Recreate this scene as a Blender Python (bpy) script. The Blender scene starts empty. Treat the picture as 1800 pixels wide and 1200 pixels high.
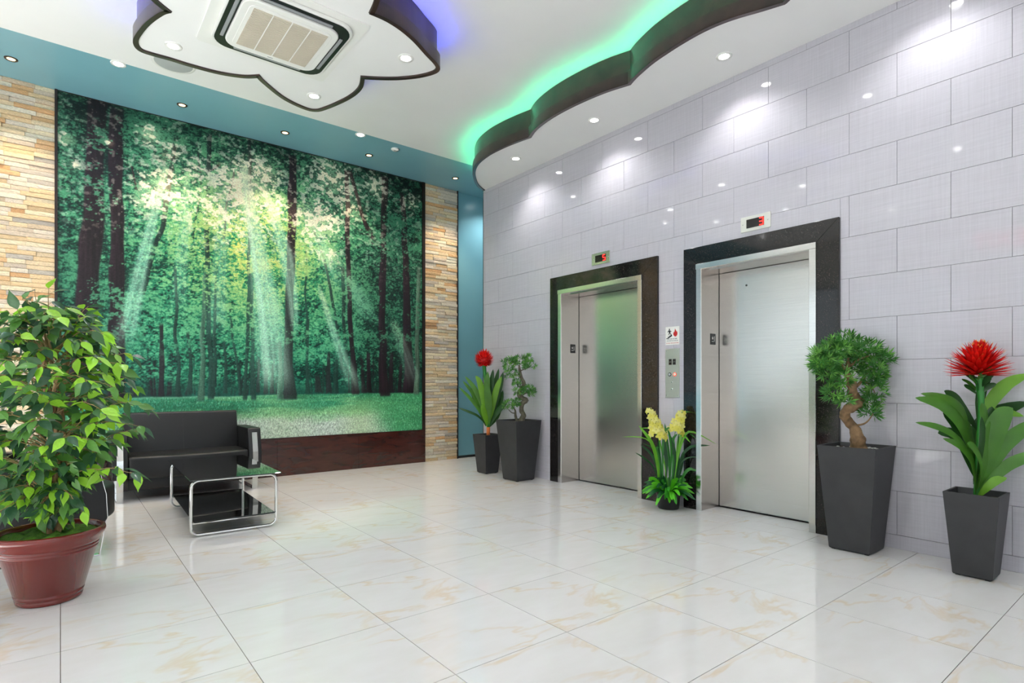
import bpy, bmesh, math, random
import numpy as np
from mathutils import Vector, Matrix

# ------------------------------------------------------------------ camera, sky, exposure
scene = bpy.context.scene
COL = scene.collection
YAW = math.radians(38.672)
FX, FY = math.sin(YAW), math.cos(YAW)          # horizontal viewing direction
RX, RY = math.cos(YAW), -math.sin(YAW)         # direction across the view
CAM_Z = 1.131
cam_data = bpy.data.cameras.new('camera')
cam_data.sensor_width = 36.0
cam_data.lens = 991.75 * 36.0 / 1800.0
cam_data.shift_y = 73.96 / 1800.0
cam_data.clip_start = 0.02
cam = bpy.data.objects.new('camera', cam_data)
COL.objects.link(cam)
cam.location = (0, 0, CAM_Z)
cam.rotation_euler = (math.pi / 2, 0, -YAW)
scene.camera = cam

world = bpy.data.worlds.new('overcast_sky'); scene.world = world
world.use_nodes = True
bg = world.node_tree.nodes['Background']
bg.inputs['Color'].default_value = (0.86, 0.93, 1.0, 1)
bg.inputs['Strength'].default_value = 1.25

sun_data = bpy.data.lights.new('bounce_sun', 'SUN')          # added; enters the left windows and bounces off the floor to brighten the ceiling
sun_data.energy = 40.0; sun_data.angle = math.radians(1.0); sun_data.color = (.97, .985, 1.0)
bounce_sun = bpy.data.objects.new('bounce_sun', sun_data); COL.objects.link(bounce_sun)
bounce_sun.rotation_euler = (0, math.radians(-40), 0)          # 50 degrees high, shining towards +x

scene.view_settings.view_transform = 'Standard'
scene.view_settings.look = 'None'
scene.view_settings.exposure = 0.45
scene.view_settings.gamma = 1.0
scene.view_settings.use_curve_mapping = False
scene.cycles.use_denoising = True
scene.cycles.max_bounces = 7
scene.cycles.diffuse_bounces = 4
scene.cycles.glossy_bounces = 4
scene.cycles.transparent_max_bounces = 8
scene.cycles.sample_clamp_indirect = 6.0
scene.cycles.use_adaptive_sampling = True
scene.cycles.adaptive_threshold = 0.03
scene.cycles.caustics_reflective = False
scene.cycles.caustics_refractive = False

SPOT_W = 26.0          # white ceiling downlights
WARM_W = 66.0          # halogen downlights over the back wall
LED_GREEN = 42.0
LED_BLUE = 60.0

XR = 4.475             # face of the tiled wall
YB = 7.20              # face of the back wall
ZC = 4.035             # main ceiling
ZS = 3.745             # soffit and flower panel
XL = -3.2              # left wall
YF = -4.0              # wall behind the camera
RND = random.Random(7)

# ------------------------------------------------------------------ helpers
class MB:
    """Collects polygons for one mesh."""
    def __init__(self): self.v = []; self.f = []
    def add(self, vs, fs):
        o = len(self.v); self.v += [tuple(p) for p in vs]; self.f += [tuple(i + o for i in q) for q in fs]
        return self
    def box(self, x0, x1, y0, y1, z0, z1):
        return self.add([(x0,y0,z0),(x1,y0,z0),(x1,y1,z0),(x0,y1,z0),(x0,y0,z1),(x1,y0,z1),(x1,y1,z1),(x0,y1,z1)],
                        [(3,2,1,0),(4,5,6,7),(0,1,5,4),(1,2,6,5),(2,3,7,6),(3,0,4,7)])
    def lathe(self, prof, cx=0, cy=0, n=32, cap0=False, cap1=False):
        vs = []; fs = []
        for r, z in prof:
            for k in range(n):
                a = 2 * math.pi * k / n; vs.append((cx + r * math.cos(a), cy + r * math.sin(a), z))
        for i in range(len(prof) - 1):
            for k in range(n):
                a, b = i * n + k, i * n + (k + 1) % n; fs.append((a, b, b + n, a + n))
        if cap0: fs.append(tuple(range(n))[::-1])
        if cap1: fs.append(tuple(range((len(prof) - 1) * n, len(prof) * n)))
        return self.add(vs, fs)
    def tube(self, pts, rad, n=8, closed=False, cap=True, knot=0.):
        P = [Vector(p) for p in pts]; m = len(P)
        R = rad if isinstance(rad, (list, tuple)) else [rad] * m
        vs = []; fs = []; nrm = None
        for i in range(m):
            if closed: t = P[(i + 1) % m] - P[i - 1]
            else: t = P[min(i + 1, m - 1)] - P[max(i - 1, 0)]
            t.normalize()
            if nrm is None:
                nrm = t.cross(Vector((0, 0, 1)))
                if nrm.length < .1: nrm = t.cross(Vector((0, 1, 0)))
            nrm = (nrm - t * nrm.dot(t)).normalized(); bn = t.cross(nrm)
            for k in range(n):
                a = 2 * math.pi * k / n
                q = R[i] * (1 + knot * (math.sin(3 * a + i * .45) * .5 + .5 * math.sin(5 * a - i * .8) + .4 * math.sin(i * 1.3)))
                vs.append(P[i] + nrm * (q * math.cos(a)) + bn * (q * math.sin(a)))
        for i in range(m if closed else m - 1):
            for k in range(n):
                a, b = i * n + k, i * n + (k + 1) % n
                c, d = ((i + 1) % m) * n + (k + 1) % n, ((i + 1) % m) * n + k
                fs.append((a, b, c, d))
        if cap and not closed: fs += [tuple(range(n))[::-1], tuple(range((m - 1) * n, m * n))]
        return self.add(vs, fs)
    def prism(self, poly, h0, h1, axis='z'):
        """Extruded polygon; axis is the extrusion axis (z: xy polygon, x: yz polygon, y: xz polygon)."""
        def P(a, b, c):
            return (a, b, c) if axis == 'z' else ((c, a, b) if axis == 'x' else (a, c, b))
        n = len(poly)
        vs = [P(a, b, h0) for a, b in poly] + [P(a, b, h1) for a, b in poly]
        fs = [tuple(range(n))[::-1], tuple(range(n, 2 * n))] + [(i, (i + 1) % n, (i + 1) % n + n, i + n) for i in range(n)]
        return self.add(vs, fs)
    def blade(self, pts, widths, side, fold=.25, cross=3):
        """Leaf blade along pts; side = sideways vector; folded along the midrib."""
        P = [Vector(p) for p in pts]; m = len(P); S = Vector(side).normalized(); vs = []; fs = []
        for i in range(m):
            t = (P[min(i + 1, m - 1)] - P[max(i - 1, 0)]).normalized()
            s = (S - t * S.dot(t)).normalized(); nn = t.cross(s); w = widths[i] * .5
            vs += [P[i] - s * w + nn * (w * fold), P[i], P[i] + s * w + nn * (w * fold)]
        for i in range(m - 1):
            a = i * 3; fs += [(a, a + 1, a + 4, a + 3), (a + 1, a + 2, a + 5, a + 4)]
        return self.add(vs, fs)
    def mesh(self, name, smooth=False):
        me = bpy.data.meshes.new(name); me.from_pydata(self.v, [], self.f)
        bm = bmesh.new(); bm.from_mesh(me); bmesh.ops.recalc_face_normals(bm, faces=bm.faces[:]); bm.to_mesh(me); bm.free()
        if smooth: me.polygons.foreach_set('use_smooth', [True] * len(me.polygons))
        me.update(); return me
    def build(self, name, mat, parent=None, smooth=False, bevel=0, segs=2):
        me = self.mesh(name, smooth)
        if bevel: bevel_mesh(me, bevel, segs, smooth)
        return link(name, me, mat, parent)

def bevel_mesh(me, w, segs=2, smooth=True):
    bm = bmesh.new(); bm.from_mesh(me)
    bmesh.ops.remove_doubles(bm, verts=bm.verts[:], dist=1e-6)
    es = [e for e in bm.edges if len(e.link_faces) == 2 and e.calc_face_angle(0) > .35]
    bmesh.ops.bevel(bm, geom=es, offset=w, segments=segs, affect='EDGES', profile=.5, clamp_overlap=True)
    bm.to_mesh(me); bm.free()
    if smooth:
        me.polygons.foreach_set('use_smooth', [True] * len(me.polygons))
        try: me.set_sharp_from_angle(angle=math.radians(42))
        except Exception: pass

def link(name, me, mat=None, parent=None):
    o = bpy.data.objects.new(name, me); COL.objects.link(o)
    if mat is not None and me is not None and not me.materials: me.materials.append(mat)
    if parent is not None: o.parent = parent
    return o

def tag(o, label=None, cat=None, group=None, kind=None):
    if label: o['label'] = label
    if cat: o['category'] = cat
    if group: o['group'] = group
    if kind: o['kind'] = kind
    return o

def thing(name, label, cat, loc=(0, 0, 0), rz=0, group=None):
    o = bpy.data.objects.new(name, None); COL.objects.link(o); o.empty_display_size = .1
    o.location = loc; o.rotation_euler = (0, 0, rz)
    return tag(o, label, cat, group)

def catmull(pts, n=6):
    P = [Vector(p) for p in pts]; out = []
    for i in range(len(P) - 1):
        a, b, c, d = P[max(i - 1, 0)], P[i], P[i + 1], P[min(i + 2, len(P) - 1)]
        for k in range(n):
            t = k / n
            out.append(.5 * ((2 * b) + (c - a) * t + (2 * a - 5 * b + 4 * c - d) * t * t + (3 * b - a - 3 * c + d) * t ** 3))
    out.append(P[-1]); return out

def lerp_list(vals, n):
    x = np.linspace(0, 1, len(vals)); return list(np.interp(np.linspace(0, 1, n), x, vals))

# ------------------------------------------------------------------ materials
MATS = {}
def srgb(r, g, b):
    f = lambda c: (c / 255 / 12.92) if c / 255 <= .04045 else ((c / 255 + .055) / 1.055) ** 2.4
    return (f(r), f(g), f(b), 1)

def pm(name, col, rough=.5, metal=0., var=.12, scale=6., bump=0., bscale=60., stretch=None, coat=0., spec=.5, sss=0., aniso=0., trans=None):
    """Principled material whose colour wanders with object-space noise."""
    if name in MATS: return MATS[name]
    m = bpy.data.materials.new(name); m.use_nodes = True; MATS[name] = m
    nt = m.node_tree; N = nt.nodes; L = nt.links; b = N['Principled BSDF']
    b.inputs['Roughness'].default_value = rough; b.inputs['Metallic'].default_value = metal
    b.inputs['Specular IOR Level'].default_value = spec
    b.inputs['Coat Weight'].default_value = coat; b.inputs['Coat Roughness'].default_value = .06
    if aniso: b.inputs['Anisotropic'].default_value = aniso
    tc = N.new('ShaderNodeTexCoord'); mp = N.new('ShaderNodeMapping')
    L.new(tc.outputs['Object'], mp.inputs['Vector'])
    if stretch: mp.inputs['Scale'].default_value = stretch
    nz = N.new('ShaderNodeTexNoise'); nz.inputs['Scale'].default_value = scale; nz.inputs['Detail'].default_value = 5
    L.new(mp.outputs['Vector'], nz.inputs['Vector'])
    cr = N.new('ShaderNodeValToRGB'); e = cr.color_ramp.elements
    e[0].position = .3; e[1].position = .7
    e[0].color = tuple(c * (1 - var) for c in col[:3]) + (1,); e[1].color = tuple(min(c * (1 + var), 1) for c in col[:3]) + (1,)
    L.new(nz.outputs['Fac'], cr.inputs['Fac']); L.new(cr.outputs['Color'], b.inputs['Base Color'])
    if bump:
        n2 = N.new('ShaderNodeTexNoise'); n2.inputs['Scale'].default_value = bscale; n2.inputs['Detail'].default_value = 3
        L.new(mp.outputs['Vector'], n2.inputs['Vector'])
        bp = N.new('ShaderNodeBump'); bp.inputs['Strength'].default_value = bump; bp.inputs['Distance'].default_value = .01
        L.new(n2.outputs['Fac'], bp.inputs['Height']); L.new(bp.outputs['Normal'], b.inputs['Normal'])
    if trans:
        tr = N.new('ShaderNodeBsdfTranslucent'); mx = N.new('ShaderNodeMixShader')
        tr.inputs['Color'].default_value = trans; mx.inputs['Fac'].default_value = .28
        L.new(b.outputs[0], mx.inputs[1]); L.new(tr.outputs[0], mx.inputs[2]); L.new(mx.outputs[0], N['Material Output'].inputs['Surface'])
    return m

def emit(name, col, strength):
    if name in MATS: return MATS[name]
    m = bpy.data.materials.new(name); m.use_nodes = True; MATS[name] = m
    nt = m.node_tree; nt.nodes.remove(nt.nodes['Principled BSDF'])
    e = nt.nodes.new('ShaderNodeEmission'); e.inputs['Color'].default_value = col; e.inputs['Strength'].default_value = strength
    nt.links.new(e.outputs[0], nt.nodes['Material Output'].inputs['Surface']); return m

def glass(name, tint, mix_col=(.9, .95, .93, 1), refl=1.45):
    m = bpy.data.materials.new(name); m.use_nodes = True; MATS[name] = m
    nt = m.node_tree; N = nt.nodes; L = nt.links; N.remove(N['Principled BSDF'])
    t = N.new('ShaderNodeBsdfTransparent'); t.inputs['Color'].default_value = tint
    g = N.new('ShaderNodeBsdfGlossy'); g.inputs['Roughness'].default_value = .02; g.inputs['Color'].default_value = mix_col
    lw_ = N.new('ShaderNodeLayerWeight'); lw_.inputs['Blend'].default_value = .5          # thin-sheet reflectance by viewing angle
    p_ = N.new('ShaderNodeMath'); p_.operation = 'POWER'; p_.inputs[1].default_value = 4.0; L.new(lw_.outputs['Facing'], p_.inputs[0])
    f = N.new('ShaderNodeMapRange'); f.inputs[3].default_value = (refl - 1) ** 2 / (refl + 1) ** 2 * 1.5; f.inputs[4].default_value = .95; L.new(p_.outputs[0], f.inputs[0])
    mx = N.new('ShaderNodeMixShader'); L.new(f.outputs[0], mx.inputs[0]); L.new(t.outputs[0], mx.inputs[1]); L.new(g.outputs[0], mx.inputs[2])
    L.new(mx.outputs[0], N['Material Output'].inputs['Surface']); return m

def floor_mat():
    m = bpy.data.materials.new('marble_tile'); m.use_nodes = True; nt = m.node_tree; N = nt.nodes; L = nt.links; b = N['Principled BSDF']
    b.inputs['Roughness'].default_value = .07; b.inputs['Specular IOR Level'].default_value = .5
    tc = N.new('ShaderNodeTexCoord'); oi = N.new('ShaderNodeObjectInfo')
    sn = N.new('ShaderNodeMath'); sn.operation = 'MULTIPLY'; sn.inputs[1].default_value = 4.0; L.new(oi.outputs['Random'], sn.inputs[0])
    fl = N.new('ShaderNodeMath'); fl.operation = 'FLOOR'; L.new(sn.outputs[0], fl.inputs[0])
    m2 = N.new('ShaderNodeMath'); m2.operation = 'MULTIPLY'; m2.inputs[1].default_value = 7.3; L.new(fl.outputs[0], m2.inputs[0])
    cb = N.new('ShaderNodeCombineXYZ'); L.new(m2.outputs[0], cb.inputs[2])
    ad = N.new('ShaderNodeVectorMath'); ad.operation = 'ADD'; L.new(tc.outputs['Object'], ad.inputs[0]); L.new(cb.outputs[0], ad.inputs[1])
    mp = N.new('ShaderNodeMapping'); mp.inputs['Rotation'].default_value = (0, 0, .62); mp.inputs['Scale'].default_value = (1.0, 2.6, 1); L.new(ad.outputs[0], mp.inputs['Vector'])
    nz = N.new('ShaderNodeTexNoise'); nz.inputs['Scale'].default_value = 1.5; nz.inputs['Detail'].default_value = 4; nz.inputs['Roughness'].default_value = .55; nz.inputs['Distortion'].default_value = .5
    L.new(mp.outputs[0], nz.inputs['Vector'])
    s = N.new('ShaderNodeMath'); s.operation = 'SUBTRACT'; s.inputs[1].default_value = .5; L.new(nz.outputs['Fac'], s.inputs[0])
    a = N.new('ShaderNodeMath'); a.operation = 'ABSOLUTE'; L.new(s.outputs[0], a.inputs[0])
    r = N.new('ShaderNodeValToRGB'); r.color_ramp.elements[0].position = .0; r.color_ramp.elements[0].color = (1, 1, 1, 1)
    r.color_ramp.elements[1].position = .035; r.color_ramp.elements[1].color = (0, 0, 0, 1); L.new(a.outputs[0], r.inputs['Fac'])
    n2 = N.new('ShaderNodeTexNoise'); n2.inputs['Scale'].default_value = 2.3; n2.inputs['Detail'].default_value = 3; L.new(ad.outputs[0], n2.inputs['Vector'])
    r2 = N.new('ShaderNodeValToRGB'); r2.color_ramp.elements[0].position = .46; r2.color_ramp.elements[1].position = .66; L.new(n2.outputs['Fac'], r2.inputs['Fac'])
    mu = N.new('ShaderNodeMath'); mu.operation = 'MULTIPLY'; L.new(r.outputs['Color'], mu.inputs[0]); L.new(r2.outputs['Color'], mu.inputs[1])
    mk = N.new('ShaderNodeMath'); mk.operation = 'MULTIPLY'; mk.inputs[1].default_value = .75; L.new(mu.outputs[0], mk.inputs[0])
    n3 = N.new('ShaderNodeTexNoise'); n3.inputs['Scale'].default_value = 5; n3.inputs['Detail'].default_value = 4; L.new(mp.outputs[0], n3.inputs['Vector'])
    c0 = N.new('ShaderNodeMix'); c0.data_type = 'RGBA'; c0.inputs[6].default_value = srgb(215, 213, 213); c0.inputs[7].default_value = srgb(205, 202, 199); L.new(n3.outputs['Fac'], c0.inputs[0])
    c1 = N.new('ShaderNodeMix'); c1.data_type = 'RGBA'; c1.inputs[7].default_value = srgb(206, 186, 158); L.new(mk.outputs[0], c1.inputs[0]); L.new(c0.outputs[2], c1.inputs[6])
    L.new(c1.outputs[2], b.inputs['Base Color']); return m

def wall_tile_mat():
    m = bpy.data.materials.new('linen_tile'); m.use_nodes = True; nt = m.node_tree; N = nt.nodes; L = nt.links; b = N['Principled BSDF']
    b.inputs['Roughness'].default_value = .05; b.inputs['Specular IOR Level'].default_value = .5
    tc = N.new('ShaderNodeTexCoord'); oi = N.new('ShaderNodeObjectInfo')
    ad = N.new('ShaderNodeVectorMath'); ad.operation = 'ADD'; L.new(tc.outputs['Object'], ad.inputs[0])
    cb = N.new('ShaderNodeCombineXYZ'); k = N.new('ShaderNodeMath'); k.operation = 'MULTIPLY'; k.inputs[1].default_value = 9.; L.new(oi.outputs['Random'], k.inputs[0]); L.new(k.outputs[0], cb.inputs[0])
    L.new(cb.outputs[0], ad.inputs[1])
    outs = []
    for sc in ((1, 260, 5), (1, 5, 260), (1, 90, 3), (1, 3, 90)):
        mp = N.new('ShaderNodeMapping'); mp.inputs['Scale'].default_value = sc; L.new(ad.outputs[0], mp.inputs['Vector'])
        nz = N.new('ShaderNodeTexNoise'); nz.inputs['Scale'].default_value = 1; nz.inputs['Detail'].default_value = 2; L.new(mp.outputs[0], nz.inputs['Vector']); outs.append(nz.outputs['Fac'])
    s = outs[0]
    for o in outs[1:]:
        a = N.new('ShaderNodeMath'); a.operation = 'ADD'; L.new(s, a.inputs[0]); L.new(o, a.inputs[1]); s = a.outputs[0]
    d = N.new('ShaderNodeMath'); d.operation = 'MULTIPLY'; d.inputs[1].default_value = .25; L.new(s, d.inputs[0])
    cr = N.new('ShaderNodeValToRGB'); e = cr.color_ramp.elements; e[0].position = .38; e[1].position = .62
    e[0].color = srgb(184, 181, 189); e[1].color = srgb(196, 193, 201); L.new(d.outputs[0], cr.inputs['Fac'])
    L.new(cr.outputs['Color'], b.inputs['Base Color']); return m

def brushed(name, col, rough=.28):
    m = bpy.data.materials.new(name); m.use_nodes = True; MATS[name] = m; nt = m.node_tree; N = nt.nodes; L = nt.links; b = N['Principled BSDF']
    b.inputs['Metallic'].default_value = 1; b.inputs['Roughness'].default_value = rough
    tc = N.new('ShaderNodeTexCoord'); mp = N.new('ShaderNodeMapping'); mp.inputs['Scale'].default_value = (3, 3, 420); L.new(tc.outputs['Object'], mp.inputs['Vector'])
    nz = N.new('ShaderNodeTexNoise'); nz.inputs['Scale'].default_value = 1; nz.inputs['Detail'].default_value = 3; L.new(mp.outputs[0], nz.inputs['Vector'])
    cr = N.new('ShaderNodeValToRGB'); e = cr.color_ramp.elements; e[0].position = .3; e[1].position = .7
    e[0].color = tuple(c * .94 for c in col[:3]) + (1,); e[1].color = tuple(min(1, c * 1.05) for c in col[:3]) + (1,)
    L.new(nz.outputs['Fac'], cr.inputs['Fac']); L.new(cr.outputs['Color'], b.inputs['Base Color'])
    bp = N.new('ShaderNodeBump'); bp.inputs['Strength'].default_value = .02; bp.inputs['Distance'].default_value = .001; L.new(nz.outputs['Fac'], bp.inputs['Height']); L.new(bp.outputs['Normal'], b.inputs['Normal'])
    return m

def wood(name, c0, c1, rough=.25, stretch=(2, 2, 14), coat=.3):
    m = bpy.data.materials.new(name); m.use_nodes = True; MATS[name] = m; nt = m.node_tree; N = nt.nodes; L = nt.links; b = N['Principled BSDF']
    b.inputs['Roughness'].default_value = rough; b.inputs['Coat Weight'].default_value = coat; b.inputs['Coat Roughness'].default_value = .1
    tc = N.new('ShaderNodeTexCoord'); mp = N.new('ShaderNodeMapping'); mp.inputs['Scale'].default_value = stretch; L.new(tc.outputs['Object'], mp.inputs['Vector'])
    nz = N.new('ShaderNodeTexNoise'); nz.inputs['Scale'].default_value = 1.6; nz.inputs['Detail'].default_value = 6; nz.inputs['Distortion'].default_value = .8; L.new(mp.outputs[0], nz.inputs['Vector'])
    cr = N.new('ShaderNodeValToRGB'); e = cr.color_ramp.elements; e[0].position = .32; e[1].position = .7; e[0].color = c0; e[1].color = c1
    L.new(nz.outputs['Fac'], cr.inputs['Fac']); L.new(cr.outputs['Color'], b.inputs['Base Color']); return m

M_white = pm('ceiling_white', srgb(240, 239, 237), .55, var=.015, scale=2)
M_blue = pm('blue_paint', srgb(122, 172, 184), .28, var=.03, scale=2)
M_wallw = pm('wall_white', srgb(228, 226, 222), .6, var=.02, scale=2)
M_floor = floor_mat(); M_tile = wall_tile_mat()
M_grout = pm('grout', srgb(120, 112, 104), .8, var=.1)
M_mort = pm('mortar', srgb(164, 159, 162), .8, var=.1)
M_steel = brushed('brushed_steel', (.68, .665, .635, 1), .23)
M_steeld = brushed('shaded_steel', (.46, .42, .395, 1), .26)  # shade of the jamb returns and head put into the steel colour
M_steel2 = brushed('bright_steel', (.72, .71, .69, 1), .16)
M_chrome = pm('chrome', (.82, .81, .79, 1), .08, 1., var=.03)
M_fasc = wood('fascia_wood', srgb(38, 24, 22), srgb(62, 40, 36), .28, (3, 3, 3))
M_mahog = wood('mahogany', srgb(50, 24, 20), srgb(72, 35, 29), .2, (2, 3, 9), .5)
M_dark = pm('dark_trim', srgb(34, 22, 20), .35, var=.2)
M_leather = pm('black_leather', srgb(20, 20, 22), .40, var=.1, bump=.06, bscale=350)
M_pot = pm('charcoal_fibre', srgb(48, 48, 50), .5, var=.14, scale=9, bump=.05, bscale=220)
M_black = pm('black_plastic', srgb(22, 22, 23), .35, var=.15)
M_soil = pm('soil', srgb(52, 44, 38), .9, var=.4, scale=40, bump=.6, bscale=60)
M_pebble = pm('pebble', srgb(196, 194, 190), .7, var=.2, scale=30)
M_white_pl = pm('white_plastic', srgb(236, 235, 230), .35, var=.015)
M_cream_pl = pm('cream_plastic', srgb(214, 205, 188), .5, var=.03)

# ------------------------------------------------------------------ room shell
def struct(name, mb, mat, smooth=False):
    return tag(mb.build(name, mat, None, smooth), kind='structure')

# floor: slab with one object for each porcelain tile, joints recessed
fl = struct('floor', MB().box(XL - .1, 6.6, YF - .1, YB + .2, -.12, -.0035), M_grout)
T = .6; g = .0016
tile_me = MB().box(-T / 2 + g, T / 2 - g, -T / 2 + g, T / 2 - g, -.0035, 0).mesh('floor_tile'); tile_me.materials.append(M_floor)
OPEN = [(3.341, 4.855), (1.73, 3.051)]         # granite surrounds of the two lifts (y range)
TOPG = 2.353
ix0, ix1 = math.floor((XL) / T), math.ceil(6.3 / T)
iy0, iy1 = math.floor((YF - .05) / T), math.ceil((YB + .1 - .05) / T)
for i in range(ix0, ix1):
    for j in range(iy0, iy1):
        x, y = (i + .5) * T, .05 + (j + .5) * T
        if x - T / 2 > XR + .27 and y < 5.9: continue
        o = link('floor_tile', tile_me, None, fl); o.location = (x, y, 0)

# right wall: core with lift openings, linen-look tiles set in running bond
core = MB()
ys = [YF, 1.89, 2.915, 3.524, 4.713, 6.20]
for a, b in ((YF, 1.89), (2.915, 3.524), (4.713, 6.20)): core.box(XR + .01, XR + .55, a, b, 0, ZC)
for a, b in ((1.89, 2.915), (3.524, 4.713)): core.box(XR + .01, XR + .55, a, b, 2.19, ZC)
core.box(XR + .40, XR + .55, 1.6, 5.0, 0, 2.4)  # unseen backing added to stop light leaking in under the lift doors
wr = struct('wall_right', core, M_mort)
def cut(rects, hole):
    out = []
    for (a, b, c, d) in rects:
        h0, h1, k0, k1 = hole
        if b <= h0 or a >= h1 or d <= k0 or c >= k1: out.append((a, b, c, d)); continue
        if a < h0: out.append((a, h0, c, d))
        if b > h1: out.append((h1, b, c, d))
        m0, m1 = max(a, h0), min(b, h1)
        if c < k0: out.append((m0, m1, c, k0))
        if d > k1: out.append((m0, m1, k1, d))
    return out
full = MB().box(0, .010, -.2991, .2991, -.1491, .1491).mesh('wall_tile')
bevel_mesh(full, .0012, 1, False); full.materials.append(M_tile)
rows = [(0.0, .094)] + [(.095 + .3 * k, .095 + .3 * (k + 1)) for k in range(12)] + [(3.695, ZC)]
for r, (z0, z1) in enumerate(rows):
    if z0 > ZS: continue
    z1 = min(z1, ZS + .02)
    off = 1.37 if r % 2 == 1 else 1.07
    k = math.floor((YF - off) / .6)
    while True:
        y0 = off + .6 * k; k += 1
        if y0 > 6.208: break
        y1 = y0 + .6
        a, b = max(y0, YF), min(y1, 6.208)
        if b - a < .01: continue
        rs_ = [(a, b, z0, z1)]
        for (h0, h1) in OPEN: rs_ = cut(rs_, (h0, h1, -1, TOPG))
        if rs_ == [(y0, y1, z0, z1)] and abs(z1 - z0 - .3) < 1e-6:
            o = link('wall_tile', full, None, wr); o.location = (XR, (y0 + y1) / 2, (z0 + z1) / 2)
        elif rs_:
            mb = MB()
            for (p, q, c, d) in rs_:
                if q - p > .004 and d - c > .004: mb.box(0, .010, p + .0009 - a, q - .0009 - a, c + .0009, d - .0009)
            if mb.v:
                o = mb.build('wall_tile', M_tile, wr); o.location = (XR, a, 0)
struct('trim_1', MB().box(XR - .006, XR + .004, 6.204, 6.216, 0, ZS), M_steel2)

# back wall (blue) with a window far left, corridor beyond the tiled wall
bw = MB()
WX0, WX1, WZ0, WZ1 = -2.75, -1.15, .95, 3.75
bw.box(XL - .1, WX0, YB, YB + .15, 0, ZC); bw.box(WX1, 6.5, YB, YB + .15, 0, ZC)
bw.box(WX0, WX1, YB, YB + .15, 0, WZ0); bw.box(WX0, WX1, YB, YB + .15, WZ1, ZC)
struct('wall_back', bw, M_blue)
struct('wall_end', MB().box(6.4, 6.5, 6.2, YB, 0, ZC), M_blue)
struct('baseboard_back', MB().box(4.69, 6.4, YB - .012, YB, 0, .035), M_black)
struct('wall_corridor', MB().box(XR + .55, 6.5, 6.1, 6.2, 0, ZC), M_blue)
lw = MB()
LW = [(-3.4, -.9), (-.4, 2.1), (2.6, 4.4), (4.7, 6.6)]
prev = YF
for a, b in LW:
    lw.box(XL - .15, XL, prev, a, 0, ZC); lw.box(XL - .15, XL, a, b, 0, .85); lw.box(XL - .15, XL, a, b, 3.1, ZC); prev = b
lw.box(XL - .15, XL, prev, YB, 0, ZC)
struct('wall_left', lw, M_wallw)
fw = MB()
FW0, FW1, FZ = -2.4, 3.2, 3.0
fw.box(XL - .1, FW0, YF - .15, YF, 0, ZC); fw.box(FW1, 5.1, YF - .15, YF, 0, ZC); fw.box(FW0, FW1, YF - .15, YF, FZ, ZC)
struct('wall_front', fw, M_wallw)

# ceiling: white, painted blue along the back wall
ce = bpy.data.meshes.new('ceiling')
YP = 6.20
cv = [(XL-.1, YF-.1, ZC), (6.5, YF-.1, ZC), (6.5, YP, ZC), (XL-.1, YP, ZC), (6.5, YB+.15, ZC), (XL-.1, YB+.15, ZC)]
cv += [(a, b, ZC + .12) for a, b, c in cv]
ce.from_pydata(cv, [], [(3,2,1,0), (5,4,2,3), (6,7,8,9), (9,8,10,11), (0,1,7,6), (1,2,8,7), (2,4,10,8), (4,5,11,10), (5,3,9,11), (3,0,6,9)])
ce.materials.append(M_white); ce.materials.append(M_blue)
for i in (1,): ce.polygons[i].material_index = 1
tag(link('ceiling', ce), kind='structure')

# windows: frames, panes, vertical blinds
M_pane = glass('window_glass', (.95, .97, .97, 1))
M_frame = pm('window_frame_grey', srgb(150, 152, 155), .4, .3, var=.05)
def window(name, along, a0, a1, z0, z1, c, n, blinds=False, inward=1):
    root = tag(thing(name, None, None), kind='structure')
    def B(u0, u1, w0, w1, q0, q1, nm, mat):
        mb = MB()
        if along == 'x': mb.box(u0, u1, c + w0, c + w1, q0, q1)
        else: mb.box(c + w0, c + w1, u0, u1, q0, q1)
        return mb.build(nm, mat, root)
    t = .05
    B(a0, a1, -.03, .03, z0, z0 + t, 'sill_bar', M_frame); B(a0, a1, -.03, .03, z1 - t, z1, 'head_bar', M_frame)
    w = (a1 - a0) / n
    for i in range(n + 1): B(max(a0, a0 + i * w - t / 2), min(a1, a0 + i * w + t / 2), -.03, .03, z0 + t, z1 - t, 'mullion', M_frame)
    for i in range(n): B(a0 + i * w + t / 2, a0 + (i + 1) * w - t / 2, -.004, .004, z0 + t, z1 - t, 'pane', M_pane)
    if blinds:
        nb = int((a1 - a0) / .115)
        for i in range(nb):
            u = a0 + .05 + i * .115; mb = MB(); ca, sa = math.cos(.95) * .055, math.sin(.95) * .055
            d = .10 * inward
            pts = [(u - ca, d - sa), (u + ca, d + sa), (u + ca, d + sa + .003), (u - ca, d - sa + .003)]
            mb.prism([(p, c + q) for p, q in pts], z0 + .03, z1 - .02) if along == 'x' else mb.prism([(c + q, p) for p, q in pts], z0 + .03, z1 - .02)
            mb.build('blind_vane', M_blind, root)
        mb = MB(); mb.box(a0, a1, c + .10 * inward - .03, c + .10 * inward + .03, z1 - .02, z1 + .03) if along == 'x' else mb.box(c + .10 * inward - .03, c + .10 * inward + .03, a0, a1, z1 - .02, z1 + .03)
        mb.build('blind_rail', M_white_pl, root)
    return root
M_blind = pm('blind_fabric', srgb(196, 210, 220), .7, var=.04, trans=(.5, .56, .6, 1))
window('window_1', 'x', WX0, WX1, WZ0, WZ1, YB + .07, 2, True, -1)
for i, (a, b) in enumerate(LW): window('window_%d' % (i + 2), 'y', a, b, .85, 3.1, XL - .07, 2)
window('window_6', 'x', FW0, FW1, 0, FZ, YF - .07, 5)

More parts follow.
